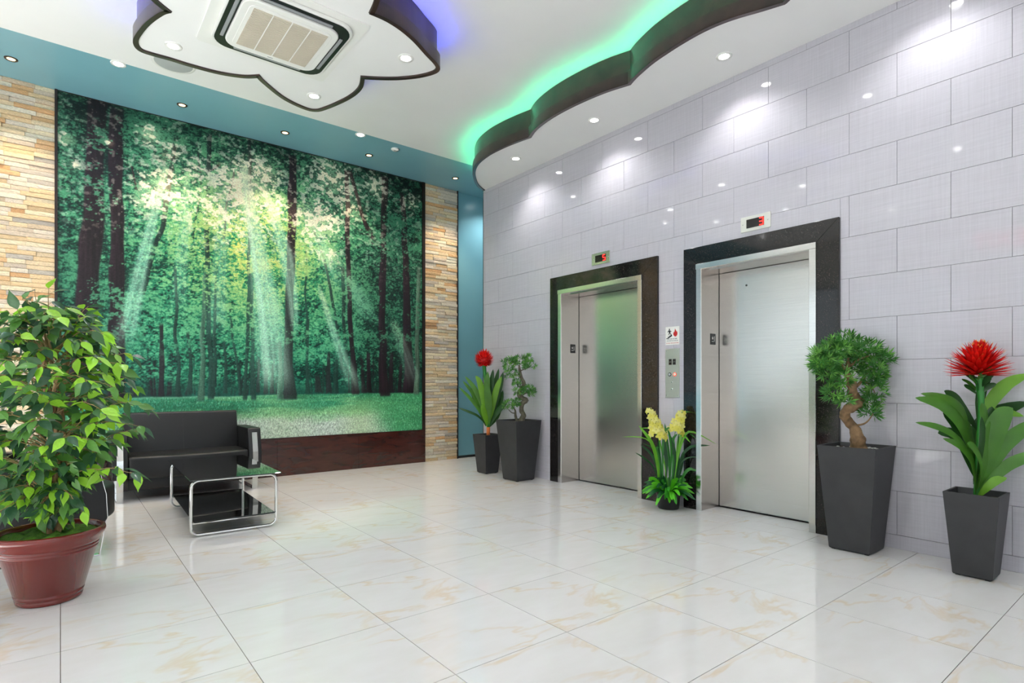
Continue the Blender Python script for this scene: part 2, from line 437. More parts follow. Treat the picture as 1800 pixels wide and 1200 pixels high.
# ------------------------------------------------------------------ lift entrances
M_gran = bpy.data.materials.new('black_granite'); M_gran.use_nodes = True
nt = M_gran.node_tree; N = nt.nodes; b_ = N['Principled BSDF']; b_.inputs['Roughness'].default_value = .06
tc_ = N.new('ShaderNodeTexCoord'); vo = N.new('ShaderNodeTexNoise'); vo.inputs['Scale'].default_value = 160; vo.inputs['Detail'].default_value = 2
nt.links.new(tc_.outputs['Object'], vo.inputs['Vector'])
cr_ = N.new('ShaderNodeValToRGB'); cr_.color_ramp.elements[0].position = .62; cr_.color_ramp.elements[0].color = srgb(24, 22, 22)
cr_.color_ramp.elements[1].position = .78; cr_.color_ramp.elements[1].color = srgb(110, 98, 92)
nt.links.new(vo.outputs['Fac'], cr_.inputs['Fac']); nt.links.new(cr_.outputs['Color'], b_.inputs['Base Color'])
M_dark_sill = pm('sill_dark', srgb(40, 38, 36), .4, .6)
def text_mesh(name, body, size, mat, parent, extrude=.0006, align='CENTER'):
    cu = bpy.data.curves.new(name, 'FONT'); cu.body = body; cu.size = size; cu.align_x = align; cu.align_y = 'CENTER'; cu.extrude = extrude
    t = bpy.data.objects.new(name, cu); COL.objects.link(t)
    me = bpy.data.meshes.new_from_object(t.evaluated_get(bpy.context.evaluated_depsgraph_get()))
    bpy.data.objects.remove(t); bpy.data.curves.remove(cu)
    me.materials.clear(); return link(name, me, mat, parent)
FACE = Matrix(((0, 0, -1), (-1, 0, 0), (0, 1, 0)))   # text x -> -y, text y -> z, normal -> -x
def on_wall(o, x, y, z):
    o.matrix_local = Matrix.Translation((x, y, z)) @ FACE.to_4x4(); return o
def lift(name, gy0, gy1, sy0, sy1, dot):
    root = tag(thing(name, None, None), kind='structure')
    gf = XR - .022
    zt, zi = TOPG, 2.197
    # granite slabs, mitred at the top corners
    s = MB().prism([(gy0, 0), (gy0, zt), (sy0, zi), (sy0, 0)], gf, XR + .03, 'x'); o = s.build('granite_slab', M_gran, root, False, .0015, 1)
    s = MB().prism([(gy1, 0), (sy1, 0), (sy1, zi), (gy1, zt)], gf, XR + .03, 'x'); s.build('granite_slab', M_gran, root, False, .0015, 1)
    s = MB().prism([(gy0 + .001, zt), (gy1 - .001, zt), (sy1 - .001, zi), (sy0 + .001, zi)], gf, XR + .03, 'x'); s.build('granite_slab', M_gran, root, False, .0015, 1)
    jw = .05; xd = XR + .262
    for a, b in ((sy0, sy0 + jw), (sy1 - jw, sy1)):
        MB().box(gf - .010, gf + .004, a, b, 0, 2.152).build('door_jamb', M_steel2, root, False, .002, 1)
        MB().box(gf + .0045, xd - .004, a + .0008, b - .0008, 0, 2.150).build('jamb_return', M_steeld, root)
        MB().box(xd - .005, xd + .02, a - .001 if a > sy0 + .1 else a, b if a > sy0 + .1 else b + .001, 0, 2.150).build('door_gap_shade', M_black, root)  # black strip stands in for the shade in the gap beside the panel
    MB().box(gf - .016, XR + .04, sy0 - .002, sy1 + .002, 2.150, 2.198).build('header_bar', M_steel2, root, False, .002, 1)
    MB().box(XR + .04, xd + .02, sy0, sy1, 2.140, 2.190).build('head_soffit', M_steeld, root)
    p = MB().box(xd, xd + .03, sy0 + jw + .003, sy1 - jw - .003, .012, 2.136).build('door_panel', M_steel, root)
    if dot: 
        k = MB().lathe([(0, 0), (.009, 0), (.009, .002), (0, .002)], n=14).build('keyhole', M_black, p); k.rotation_euler = (0, -math.pi / 2, 0)
        k.location = (xd - .0005, dot[0], dot[1])
    MB().box(XR - .02, xd + .04, sy0, sy1, -.02, .0012).build('door_sill', M_floor, root)
    MB().box(xd - .012, xd + .01, sy0 + jw, sy1 - jw, .0012, .004).build('sill_groove', M_dark_sill, root)
    # tactile floor marker on the far jamb return
    yy = sy1 - jw; mk = MB().box(-.04, .04, -.003, 0, -.05, .05).build('floor_marker', M_black, root, False, .001, 1)
    mk.location = (XR + .16, yy, 1.535)
    st = MB(); pts = []
    for q in range(10):
        a = math.pi / 2 + q * math.pi / 5; r = .017 if q % 2 == 0 else .007; pts.append((-.012 + r * math.cos(a), .008 + r * math.sin(a)))
    st.prism(pts, -.0045, -.003, 'y').build('star_symbol', M_white_pl, mk)
    MB().box(.013, .019, -.0045, -.003, -.022, .026).build('numeral_one', M_white_pl, mk)
    MB().box(-.026, .004, -.0045, -.003, -.024, -.018).build('braille_bar', M_white_pl, mk)
    return root
lift('door_1', 3.341, 4.855, 3.524, 4.713, None)
lift('door_2', 1.73, 3.051, 1.89, 2.915, (2.60, 2.0))

# ------------------------------------------------------------------ back wall dressing
STONE = [pm('stone_%d' % i, srgb(*[int(q + (m - q) * .22) for q, m in zip(c, (230, 204, 168))]), .75, var=.30, scale=11, bump=.35, bscale=70) for i, c in enumerate(
    [(226, 194, 150), (236, 216, 184), (216, 172, 122), (222, 210, 194), (206, 190, 172), (230, 204, 166), (212, 158, 106), (176, 170, 164), (234, 224, 204), (204, 182, 154)])]
SW = [10, 10, 5, 10, 6, 10, 3, 4, 8, 5]
def stone_meshes():
    out = []
    for i in range(14):
        r = random.Random(100 + i); mb = MB()
        nx = 4; vs = []; fs = []
        for k in range(nx + 1):                      # split-face block: front profile ripples along the length
            x = -.5 + k / nx
            for y, z in ((1, -.5), (1, .5)): vs.append((x, y, z))
            vs.append((x, -.78 - .14 * r.random(), .5 - .05 * r.random()))
            vs.append((x, -.86 - .14 * r.random(), .05 + .4 * (r.random() - .5)))
            vs.append((x, -.78 - .14 * r.random(), -.5 + .05 * r.random()))
        for k in range(nx):
            a, b = k * 5, k * 5 + 5
            for p, q in ((1, 2), (2, 3), (3, 4), (4, 0)): fs.append((a + p, a + q, b + q, b + p))
        fs += [(0, 1, 2, 3, 4), (nx * 5 + 4, nx * 5 + 3, nx * 5 + 2, nx * 5 + 1, nx * 5)]
        mb.add(vs, fs)
        for c in range(len(STONE)):
            me = mb.mesh('stone'); me.materials.append(STONE[c]); out.append((c, me))
    return out
SM = stone_meshes()
SBY = {}
for c, me in SM: SBY.setdefault(c, []).append(me)
def stone_panel(label, x0, x1, seed, far=None):
    r = random.Random(seed)
    root = thing('stone_panel', label, 'stone cladding', ((x0 + x1) / 2, YB, 0)); cx = (x0 + x1) / 2
    MB().box(x0 - cx, x1 - cx, -.014, -.001, 0, ZC).build('backing', pm('stone_backing', srgb(120, 100, 80), .9), root)
    rows_ = 92; h = ZC / rows_
    def lay(a, b, mk):
        for k in range(rows_):
            z = (k + .5) * h; x = a; n = r.choice((2, 3, 3)) if b - a < .6 else 3
            cuts = sorted([a + (b - a) * (i + r.uniform(-.28, .28)) / n for i in range(1, n)])
            for p, q in zip([a] + cuts, cuts + [b]):
                mk(p, q, z, r.choice((.014, .018, .022, .028, .033)), h)
    def single(p, q, z, d, h):
        c = r.choices(range(len(STONE)), SW)[0]
        o = link('stone', r.choice(SBY[c]), None, root)
        o.location = ((p + q) / 2 - cx, -.014, z); o.scale = ((q - p) - .0015, d, h - .0012)
    lay(x0, x1, single)
    if far:
        for c in range(len(STONE)): pass
        mbs = {}
        def joined(p, q, z, d, h):
            c = r.choices(range(len(STONE)), SW)[0]; me = r.choice(SBY[c]); mb = mbs.setdefault(c, MB())
            mb.add([((p + q) / 2 - cx + v.co.x * (q - p - .0015), -.014 + v.co.y * d, z + v.co.z * (h - .0012)) for v in me.vertices], [tuple(f.vertices) for f in me.polygons])
        w = x0
        while w > far + .01:
            lay(max(w - .55, far), w, joined); w -= .55
        allm = MB(); idx = []
        for c, mb in mbs.items(): allm.add(mb.v, mb.f); idx += [c] * len(mb.f)
        me = allm.mesh('stone_courses')
        for c in range(len(STONE)): me.materials.append(STONE[c])
        me.polygons.foreach_set('material_index', idx)
        tag(link('stone_courses', me, None, root), kind='stuff')
    return root
stone_panel('tall ledger-stone strip left of the forest mural, behind the ficus', -.60, -.045, 5, -1.05)
stone_panel('narrow ledger-stone strip between the forest mural and the blue wall', 4.118, 4.672, 6)
MB0 = MB().box(4.672, 4.686, YB - .05, YB, 0, ZC).build('edge_trim', M_dark)
tag(MB0, 'thin dark vertical strip where stone cladding meets the blue wall', 'trim')

# forest mural: printed canvas in a dark frame above a mahogany plinth
MX0, MX1, MZ0, MZ1 = -.022, 4.072, .468, ZC - .008
mural = thing('forest_mural', 'wall-filling print of sunbeams in a green forest, dark edges', 'mural', (0, YB, 0))

TRUNKS=[(0, [(0.295, 4.038, 0.169), (0.266, 3.303, 0.168), (0.252, 2.72, 0.177), (0.22, 2.252, 0.185), (0.188, 1.557, 0.193), (0.16, 0.895, 0.219)]), (0, [(0.462, 4.002, 0.127), (0.447, 3.168, 0.117), (0.457, 2.518, 0.122), (0.457, 2.281, 0.126), (0.457, 1.718, 0.136), (0.452, 0.906, 0.156)]), (1, [(1.008, 3.917, 0.038), (0.943, 3.463, 0.043), (0.863, 2.825, 0.048), (0.784, 2.566, 0.052), (0.707, 2.19, 0.062), (0.62, 1.909, 0.065)]), (1, [(1.323, 3.973, 0.052), (1.311, 3.355, 0.046), (1.294, 2.771, 0.052), (1.311, 2.385, 0.058), (1.329, 1.61, 0.046), (1.34, 0.943, 0.058)]), (2, [(1.283, 2.382, 0.029), (1.271, 1.865, 0.046), (1.248, 1.349, 0.051), (1.237, 0.925, 0.063)]), (1, [(0.986, 2.408, 0.027), (0.992, 1.845, 0.033), (1.008, 1.344, 0.033), (1.03, 0.974, 0.044)]), (0, [(0.852, 1.773, 0.042), (0.858, 0.989, 0.048)]), (1, [(1.124, 1.696, 0.033), (1.129, 1.016, 0.039)]), (0, [(2.253, 3.948, 0.097), (2.239, 3.063, 0.096), (2.232, 2.498, 0.096), (2.205, 1.792, 0.103), (2.191, 1.369, 0.116), (2.219, 0.927, 0.151)]), (1, [(1.74, 4.054, 0.038), (1.74, 2.438, 0.038), (1.714, 1.292, 0.038), (1.702, 0.929, 0.044)]), (1, [(1.758, 2.44, 0.032), (1.796, 0.928, 0.051)]), (0, [(2.949, 3.935, 0.062), (2.957, 3.037, 0.062), (2.973, 2.288, 0.063), (3.028, 1.538, 0.063), (3.067, 0.979, 0.087)]), (0, [(2.996, 3.946, 0.055), (3.171, 3.376, 0.057), (3.351, 3.022, 0.075)]), (0, [(3.486, 3.983, 0.094), (3.469, 3.275, 0.085), (3.452, 2.491, 0.101), (3.452, 2.022, 0.101), (3.461, 1.397, 0.11), (3.495, 0.95, 0.136)]), (1, [(2.485, 3.141, 0.029), (2.646, 2.695, 0.037), (2.743, 2.339, 0.038), (2.811, 1.901, 0.038), (2.872, 1.31, 0.038)]), (0, [(3.746, 3.803, 0.071), (3.8, 3.171, 0.089), (3.836, 2.049, 0.126), (3.872, 0.985, 0.145)]), (2, [(4.027, 2.799, 0.056), (3.999, 1.735, 0.065), (3.981, 0.968, 0.074)]), (1, [(2.887, 2.652, 0.039), (2.91, 1.983, 0.046), (2.934, 1.385, 0.047)]), (1, [(2.435, 1.949, 0.029), (2.435, 1.002, 0.036)]), (1, [(2.796, 1.456, 0.038), (2.796, 0.997, 0.046)]), (0, [(2.558, 1.232, 0.058), (2.572, 1.015, 0.066)]), (0, [(3.252, 1.546, 0.049), (3.261, 1.008, 0.066)]), (0, [(3.589, 1.557, 0.052), (3.58, 1.004, 0.069)]), (0, [(3.729, 1.402, 0.044), (3.729, 1.003, 0.053)]), (1, [(1.542, 1.885, 0.024), (1.609, 1.357, 0.031), (1.659, 1.01, 0.031)]), (1, [(1.482, 1.617, 0.024), (1.488, 1.012, 0.036)]), (2, [(2.097, 1.646, 0.04), (2.097, 0.929, 0.06)]), (0, [(2.157, 1.369, 0.034), (2.164, 0.928, 0.048)]), (0, [(1.854, 1.43, 0.026), (1.854, 1.022, 0.032)]), (1, [(1.393, 2.395, 0.029), (1.387, 1.873, 0.029), (1.37, 1.092, 0.035)]), (1, [(2.414, 2.878, 0.021), (2.421, 1.661, 0.028)]), (0, [(2.698, 1.527, 0.037), (2.698, 1.013, 0.045)]), (1, [(1.191, 3.841, 0.017), (1.231, 3.338, 0.017), (1.152, 2.748, 0.017)]), (0, [(0.409, 3.573, 0.014), (0.555, 3.551, 0.02), (0.63, 3.208, 0.015), (0.681, 3.097, 0.01)]), (0, [(1.346, 3.558, 0.023), (1.423, 3.641, 0.018)]), (1, [(1.585, 3.614, 0.018), (1.512, 3.201, 0.018), (1.464, 2.798, 0.018)]), (0, [(1.938, 1.364, 0.033), (1.938, 1.007, 0.039)]), (0, [(2.003, 1.365, 0.026), (2.01, 1.006, 0.04)])]
RAYS=[(0.85, [(1.683, 3.737, 0.075), (1.746, 3.247, 0.126), (1.835, 2.721, 0.205), (1.951, 2.051, 0.301), (2.017, 1.366, 0.344), (2.063, 0.95, 0.373)]), (0.6, [(1.899, 3.551, 0.052), (2.05, 3.099, 0.12), (2.171, 2.701, 0.177), (2.246, 2.217, 0.124), (2.288, 1.655, 0.069)]), (0.6, [(0.906, 3.547, 0.048), (0.81, 3.062, 0.073), (0.691, 2.492, 0.112), (0.59, 1.936, 0.15), (0.506, 1.453, 0.177)]), (0.55, [(2.572, 2.394, 0.058), (2.78, 1.752, 0.106), (2.934, 1.385, 0.171), (3.107, 0.948, 0.272)]), (0.3, [(2.393, 3.375, 0.071), (2.609, 2.908, 0.162), (2.872, 2.278, 0.23)]), (0.25, [(2.758, 2.857, 0.09), (3.107, 2.301, 0.24), (3.351, 1.859, 0.25)]), (0.3, [(3.606, 2.033, 0.104), (3.8, 1.565, 0.197), (4.009, 1.0, 0.277)]), (0.3, [(1.107, 3.501, 0.056), (1.063, 2.734, 0.11), (1.008, 1.846, 0.164)]), (0.3, [(1.482, 3.392, 0.084), (1.44, 2.597, 0.142), (1.393, 1.613, 0.2)])]
GLOWS=[(1.696, 3.405, 0.299, 1.0), (1.809, 3.667, 0.191, 0.6), (0.863, 3.227, 0.238, 0.8), (0.743, 3.794, 0.103, 0.9), (0.943, 3.65, 0.161, 0.5), (2.572, 3.229, 0.255, 0.8), (2.758, 3.743, 0.264, 0.7), (1.918, 3.624, 0.169, 0.8), (2.965, 3.563, 0.234, 0.6), (0.052, 3.565, 0.071, 0.7), (0.106, 3.322, 0.063, 0.6), (1.191, 3.521, 0.17, 0.5), (1.335, 3.231, 0.233, 0.4), (0.394, 3.628, 0.038, 0.7), (3.351, 3.797, 0.183, 0.5), (3.89, 3.671, 0.145, 0.4), (2.017, 3.266, 0.159, 0.7), (1.542, 3.141, 0.242, 0.6), (2.683, 2.773, 0.149, 0.5)]
def paint_mural(W, H, X0, X1, Z0, Z1):
    """Colours of the printed forest canvas (sRGB 0..1), row 0 at the bottom."""
    rs = np.random.RandomState(11)
    gx, gz = np.meshgrid(np.linspace(X0, X1, W), np.linspace(Z0, Z1, H))
    def vn(sx, sz, seed):
        r = np.random.RandomState(seed)
        nx, nz = int((X1 - X0) / sx) + 3, int((Z1 - Z0) / sz) + 3
        g = r.rand(nz, nx)
        u = (gx - X0) / sx; v = (gz - Z0) / sz
        i = u.astype(int); j = v.astype(int); a = u - i; b = v - j
        a = a * a * (3 - 2 * a); b = b * b * (3 - 2 * b)
        return (g[j, i] * (1 - a) + g[j, i + 1] * a) * (1 - b) + (g[j + 1, i] * (1 - a) + g[j + 1, i + 1] * a) * b
    def fbm(sx, sz, seed, n=4):
        t = 0; k = 0; am = 1
        for q in range(n):
            t = t + am * vn(sx / 2 ** q, sz / 2 ** q, seed + q * 17); k += am; am *= .6
        return t / k
    def sm(a, b, x):
        t = np.clip((x - a) / (b - a), 0, 1); return t * t * (3 - 2 * t)
    def mix(A, B, m): return A + (np.asarray(B, float) - A) * (m[..., None] if np.ndim(m) else m)
    C = lambda r, g, b: np.array([r, g, b]) / 255.
    hz = .975 + .03 * gx / 3.7 + .02 * (fbm(.25, .25, 5) - .5)
    glow = np.zeros((H, W))
    for x, z, r, a in GLOWS:
        glow = np.maximum(glow, a * np.exp(-((gx - x) ** 2 + (gz - z) ** 2) / (1.1 * r) ** 2))
    wide = np.exp(-(((gx - 1.75) / 1.0) ** 2 + ((gz - 2.75) / .95) ** 2))
    # far haze between the trees
    img = np.zeros((H, W, 3)) + C(30, 92, 78)
    img = mix(img, C(62, 168, 138), .75 * sm(1.0, 2.2, gz) * sm(.35, 1.1, gx) * sm(3.4, 2.2, gx))
    img = mix(img, C(16, 60, 48), .65 * sm(2.6, 3.6, gx) * sm(3.8, 2.4, gz))
    img = mix(img, C(28, 62, 44), .8 * sm(3.1, 3.9, gz))
    img = mix(img, C(176, 204, 120), .8 * wide * sm(1.6, 2.4, gz))
    img = mix(img, C(252, 246, 205), np.clip(1.1 * glow, 0, 1))
    n1 = fbm(.45, .5, 21); n2 = fbm(.12, .12, 31)
    img = img * (0.62 + .76 * n1[..., None]) * (.8 + .4 * n2[..., None])
    # upright streaks of far trunks
    st = vn(.035, 1.3, 77)
    img = mix(img, C(18, 66, 58), .55 * sm(.62, .8, st) * sm(2.6, 1.2, gz) * sm(.85, 1.0, gz))
    # sky gaps in the crown
    gap = sm(.60, .70, fbm(.07, .055, 41, 3) + .16 * glow + .10 * (n1 - .5)) * sm(2.0, 2.9, gz + .6 * glow)
    img = mix(img, C(255, 247, 222), np.clip(gap, 0, 1) * np.clip(.35 + glow + .5 * wide, 0, 1))
    # foliage as tone maps: shaded, mid and sunlit leaves by place
    tc = np.exp(-((gx - 1.8) / .95) ** 2 - ((gz - 2.75) / .80) ** 2)[..., None]
    rt = sm(2.5, 3.5, gx)[..., None]; lf = sm(.9, .1, gx)[..., None]; tp = sm(3.0, 3.8, gz)[..., None]
    cd = (C(8, 44, 38) * (1 - tc) + C(18, 98, 78) * tc) * (1 - .35 * rt) * (1 - .1 * lf)
    cm = (C(34, 132, 104) * (1 - tc) + C(72, 176, 118) * tc) * (1 - .42 * rt) * (1 - .30 * lf) * (1 - .34 * tp)
    cl = (C(104, 192, 150) * (1 - tc) + C(222, 226, 132) * tc) * (1 - .25 * rt) * (1 - .18 * lf)
    def foliage(k, seed, clump_lo, alpha=1., cut=None):
        cl_ = fbm(.34, .26, seed, 3); fi = fbm(.060, .042, seed + 5, 4); ff = fbm(.022, .015, seed + 9, 2)
        tone = .42 * cl_ + .38 * fi + .34 * ff + .04 * tc[..., 0]
        c = cd + (cm - cd) * sm(.525, .625, tone)[..., None]
        c = c + (cl - c) * sm(.62, .71, tone)[..., None]
        m = sm(clump_lo, clump_lo + .07, .5 * cl_ + .35 * fi + .25 * ff) * alpha
        if cut is not None: m = m * cut
        return k + (c - k) * m[..., None]
    BARK = fbm(.02, .22, 61, 3); WOB = vn(.2, .3, 67)
    def trunk(ci, pts, k=1.):
        P = np.array(pts); P = P[np.argsort(P[:, 1])]
        z0, z1 = P[0, 1], P[-1, 1]; wm = P[:, 2].max()
        i0 = max(int((P[:, 0].min() - wm - .05 - X0) / (X1 - X0) * W), 0); i1 = min(int((P[:, 0].max() + wm + .05 - X0) / (X1 - X0) * W) + 1, W)
        j0 = max(int((z0 - .05 - Z0) / (Z1 - Z0) * H), 0); j1 = min(int((z1 + .05 - Z0) / (Z1 - Z0) * H) + 1, H)
        s_ = (slice(j0, j1), slice(i0, i1)); x_, z_ = gx[s_], gz[s_]
        cx = np.interp(z_, P[:, 1], P[:, 0]); ww = np.interp(z_, P[:, 1], P[:, 2])
        foot = 1 + .5 * np.exp(-(z_ - z0) / .10)
        d = (x_ - cx + .03 * (WOB[s_] - .5)) / (ww * foot * .5)
        m = sm(1.12, .85, np.abs(d)) * sm(z0 - .015, z0 + .02, z_) * sm(z1 + .03, z1 - .03, z_)
        c = [C(44, 30, 38), C(34, 58, 54), C(96, 120, 104)][ci]
        base = c * (.55 + .8 * BARK[s_])[..., None] * (1 - .25 * np.clip(d, -1, 1))[..., None]
        hz_ = mix(base, C(70, 140, 120), .26 * sm(3.0, 2.2, z_) * sm(.5, 1.3, x_) * sm(3.3, 2.5, x_))
        hz_ = mix(hz_, C(150, 96, 84), .45 * np.clip(glow[s_], 0, 1))
        img[s_] = mix(img[s_], hz_, m * k)
    up = sm(1.0, 1.25, gz)
    img = foliage(img, 101, .40, 1., up)
    for x in rs.uniform(.55, 4.0, 70):                                   # far row of stems on the horizon
        t = rs.uniform(.008, .028); hgt = rs.uniform(.10, .55)
        trunk(0 if rs.rand() < .6 else 1, [(x, 1.0, t), (x + rs.uniform(-.03, .03), 1.0 + hgt, t * .8)], .8)
    img = foliage(img, 151, .53, .9, up)
    thin = [t for t in TRUNKS if max(p[2] for p in t[1]) < .07]; fat = [t for t in TRUNKS if t not in thin]
    for ci, pts in thin: trunk(ci, pts, .9)
    img = foliage(img, 201, .575, .85, sm(1.3, 1.7, gz))
    for ci, pts in fat: trunk(ci, pts, .96)
    img = foliage(img, 251, .63, .85, sm(1.4, 1.8, gz))
    img = mix(img, img * .55, .8 * sm(3.55, 4.0, gz) * (1 - glow))
    gap2 = sm(.60, .68, fbm(.05, .04, 43, 3) + .17 * glow) * sm(2.3, 3.0, gz + .5 * glow)
    img = mix(img, C(255, 246, 226), np.clip(gap2 * (.30 + 1.1 * glow + .2 * wide), 0, 1))
    img = mix(img, C(255, 248, 205), .62 * np.clip(glow, 0, 1) ** 1.3)
    # slanting beams
    for a, pts in RAYS:
        P = np.array(pts); P = P[np.argsort(P[:, 1])]
        z0, z1 = P[0, 1], P[-1, 1]
        cx = np.interp(gz, P[:, 1], P[:, 0]); ww = np.interp(gz, P[:, 1], P[:, 2])
        d = (gx - cx) / ww
        sl = (P[-1, 0] - P[0, 0]) / (z1 - z0)
        r1 = np.interp(np.ravel(d), np.linspace(-1.5, 1.5, 40), np.random.RandomState(int(a * 900)).uniform(.55, 1, 40)).reshape(d.shape)
        m = np.minimum(1.3 * a, .96) * np.exp(-(d / .55) ** 4) * r1 * sm(z0 - .02, z0 + .35, gz) * sm(z1 + .05, z1 - .12, gz)
        hot = sm(z0 + (z1 - z0) * .5, z1, gz)
        col = C(190, 236, 212) * (1 - hot[..., None]) + C(236, 244, 206) * hot[..., None]
        img = img + (col - img) * m[..., None]
    # clearing: grass and pale flowers
    gr = sm(hz + .012, hz - .012, gz)
    g = np.zeros((H, W, 3)) + C(58, 146, 112)
    g = mix(g, C(120, 190, 140), sm(.45, .7, fbm(.5, .05, 81)) * .8)
    g = mix(g, C(28, 104, 76), .8 * sm(.52, .7, fbm(.4, .1, 83)))
    g = mix(g, C(92, 172, 120), .8 * sm(2.9, 3.6, gx))
    g = mix(g, C(168, 212, 160), .7 * sm(.86, .74, gz) * sm(3.6, 3.0, gx))
    pale = sm(.80, .62, gz + .10 * (fbm(.3, .1, 85) - .5) * 2) * sm(.9, 1.5, gx) * sm(3.75, 3.1, gx + .4 * (fbm(.2, .2, 86) - .5))
    g = mix(g, C(208, 216, 214), .92 * pale)
    sp = rs.rand(H, W)
    sp2 = (sp + np.roll(sp, 1, 0) + np.roll(sp, 2, 0)) / 3
    g = g * (1 + .55 * (sp2 - .5))[..., None]
    g = mix(g, C(240, 244, 238), .7 * (sp2 > .74) * (.35 + .6 * pale))
    g = mix(g, C(60, 140, 90), .55 * (sp2 < .27) * (1 - .5 * pale))
    rb = np.exp(-((gx - 3.15) / .3) ** 2) * sm(1.02, .85, gz) + .6 * np.exp(-((gx - 2.15) / .4) ** 2)
    g = mix(g, C(190, 222, 160), .45 * np.clip(rb, 0, 1))
    g = mix(g, C(176, 224, 190), .6 * np.exp(-((gz - hz) / .02) ** 2) * sm(2.2, 1.2, gx))
    tr = np.zeros((H, W))
    for ci, pts in TRUNKS:
        z0 = min(p[1] for p in pts)
        if z0 < 1.02:
            x = min(pts, key=lambda p: p[1])[0]; w_ = min(pts, key=lambda p: p[1])[2]
            tr = np.maximum(tr, sm(1.1, .7, np.abs(gx - x) / (w_ * .62)) * sm(z0 - .01, z0 + .03, gz + .02 * (sp2 - .5)))
    img = mix(img, g, gr * (1 - .9 * tr))
    return np.clip(img, 0.01, 1) ** 1.16

W_, H_ = 620, 540
cols = paint_mural(W_, H_, MX0, MX1, MZ0, MZ1)
xs_, zs_ = np.meshgrid(np.linspace(MX0, MX1, W_), np.linspace(MZ0, MZ1, H_))
vv = np.zeros((H_ * W_ + 4, 3), np.float32); vv[:H_*W_, 0] = xs_.ravel(); vv[:H_*W_, 1] = -.035; vv[:H_*W_, 2] = zs_.ravel()
idx = np.arange(H_ * W_).reshape(H_, W_)
q = np.stack([idx[:-1, :-1], idx[:-1, 1:], idx[1:, 1:], idx[1:, :-1]], -1).reshape(-1, 4)
c4 = [0, W_ - 1, H_ * W_ - 1, H_ * W_ - W_]
vv[H_*W_:] = [(MX0, -.002, MZ0), (MX1, -.002, MZ0), (MX1, -.002, MZ1), (MX0, -.002, MZ1)]
me = bpy.data.meshes.new('print_canvas')
me.from_pydata([], [], []) 
me.vertices.add(len(vv)); me.vertices.foreach_set('co', vv.ravel())
nq = len(q) + 1
loops = np.concatenate([q.ravel(), np.array([H_*W_ + 3, H_*W_ + 2, H_*W_ + 1, H_*W_])]).astype(np.int32)
me.loops.add(len(loops)); me.loops.foreach_set('vertex_index', loops)
me.polygons.add(nq); me.polygons.foreach_set('loop_start', np.arange(0, nq * 4, 4, dtype=np.int32))
me.update(calc_edges=True)
lin = np.where(cols <= .04045, cols / 12.92, ((cols + .055) / 1.055) ** 2.4).reshape(-1, 3)
ca = np.ones((len(vv), 4), np.float32); ca[:H_*W_, :3] = lin
at_ = me.color_attributes.new('print', 'FLOAT_COLOR', 'POINT'); at_.data.foreach_set('color', ca.ravel())
M_print = bpy.data.materials.new('forest_print'); M_print.use_nodes = True
nt = M_print.node_tree; N = nt.nodes; L = nt.links; b_ = N['Principled BSDF']; b_.inputs['Roughness'].default_value = .32; b_.inputs['Specular IOR Level'].default_value = .35
vc = N.new('ShaderNodeVertexColor'); vc.layer_name = 'print'
tcm = N.new('ShaderNodeTexCoord'); nzm = N.new('ShaderNodeTexNoise'); nzm.inputs['Scale'].default_value = 75; nzm.inputs['Detail'].default_value = 3
L.new(tcm.outputs['Object'], nzm.inputs['Vector'])
rm = N.new('ShaderNodeMapRange'); rm.inputs[1].default_value = .3; rm.inputs[2].default_value = .7; rm.inputs[3].default_value = .72; rm.inputs[4].default_value = 1.28
L.new(nzm.outputs['Fac'], rm.inputs[0])
mm = N.new('ShaderNodeVectorMath'); mm.operation = 'SCALE'; L.new(vc.outputs['Color'], mm.inputs[0]); L.new(rm.outputs[0], mm.inputs['Scale'])
L.new(mm.outputs[0], b_.inputs['Base Color'])
link('print_canvas', me, M_print, mural)
MB().box(-.045, MX0, -.052, -.001, .469, ZC - .001).build('frame_side', M_dark, mural)
MB().box(MX1, 4.117, -.052, -.001, .469, ZC - .001).build('frame_side', M_dark, mural)
MB().box(MX0, MX1, -.042, -.001, MZ1, ZC - .001).build('frame_head', M_dark, mural)
pl = thing('mahogany_plinth', 'low polished dark-red wood panel running under the forest mural', 'wood panel', (0, YB, 0))
for a, b in ((-.04, 1.02), (1.02, 2.06), (2.06, 3.10), (3.10, 4.117)):
    MB().box(a + .0006, b - .0006, -.056, -.053 + .051, 0, .466).build('board', M_mahog, pl, False, .0015, 1)
MB().box(-.04, 4.117, -.058, -.002, .4665, .4675).build('top_edge', M_dark, pl)

# ------------------------------------------------------------------ ceiling features
def offset_poly(P, d, closed):
    n = len(P); out = []
    for i in range(n):
        a = P[i - 1] if (closed or i > 0) else None; c = P[(i + 1) % n] if (closed or i < n - 1) else None
        ns = []
        for p, q in ((a, P[i]), (P[i], c)):
            if p is None or q is None: continue
            t = Vector((q[0] - p[0], q[1] - p[1]))
            if t.length > 1e-7: t.normalize(); ns.append(Vector((t.y, -t.x)))
        m = sum(ns, Vector((0, 0))); m.normalize()
        k = max(.45, m.dot(ns[0]))
        out.append((P[i][0] + m.x * d / k, P[i][1] + m.y * d / k))
    return out
def ribbon(P, d0, d1, z0, z1, closed):
    """Upright band between offsets d0 and d1 of a plan curve."""
    A, B = offset_poly(P, d0, closed), offset_poly(P, d1, closed); n = len(P); mb = MB(); vs = []; fs = []
    for i in range(n): vs += [(*A[i], z0), (*B[i], z0), (*B[i], z1), (*A[i], z1)]
    for i in range(n if closed else n - 1):
        a, b = i * 4, ((i + 1) % n) * 4
        for k in range(4): fs.append((a + k, a + (k + 1) % 4, b + (k + 1) % 4, b + k))
    if not closed: fs += [(0, 1, 2, 3), ((n-1)*4+3, (n-1)*4+2, (n-1)*4+1, (n-1)*4)]
    return mb.add(vs, fs)
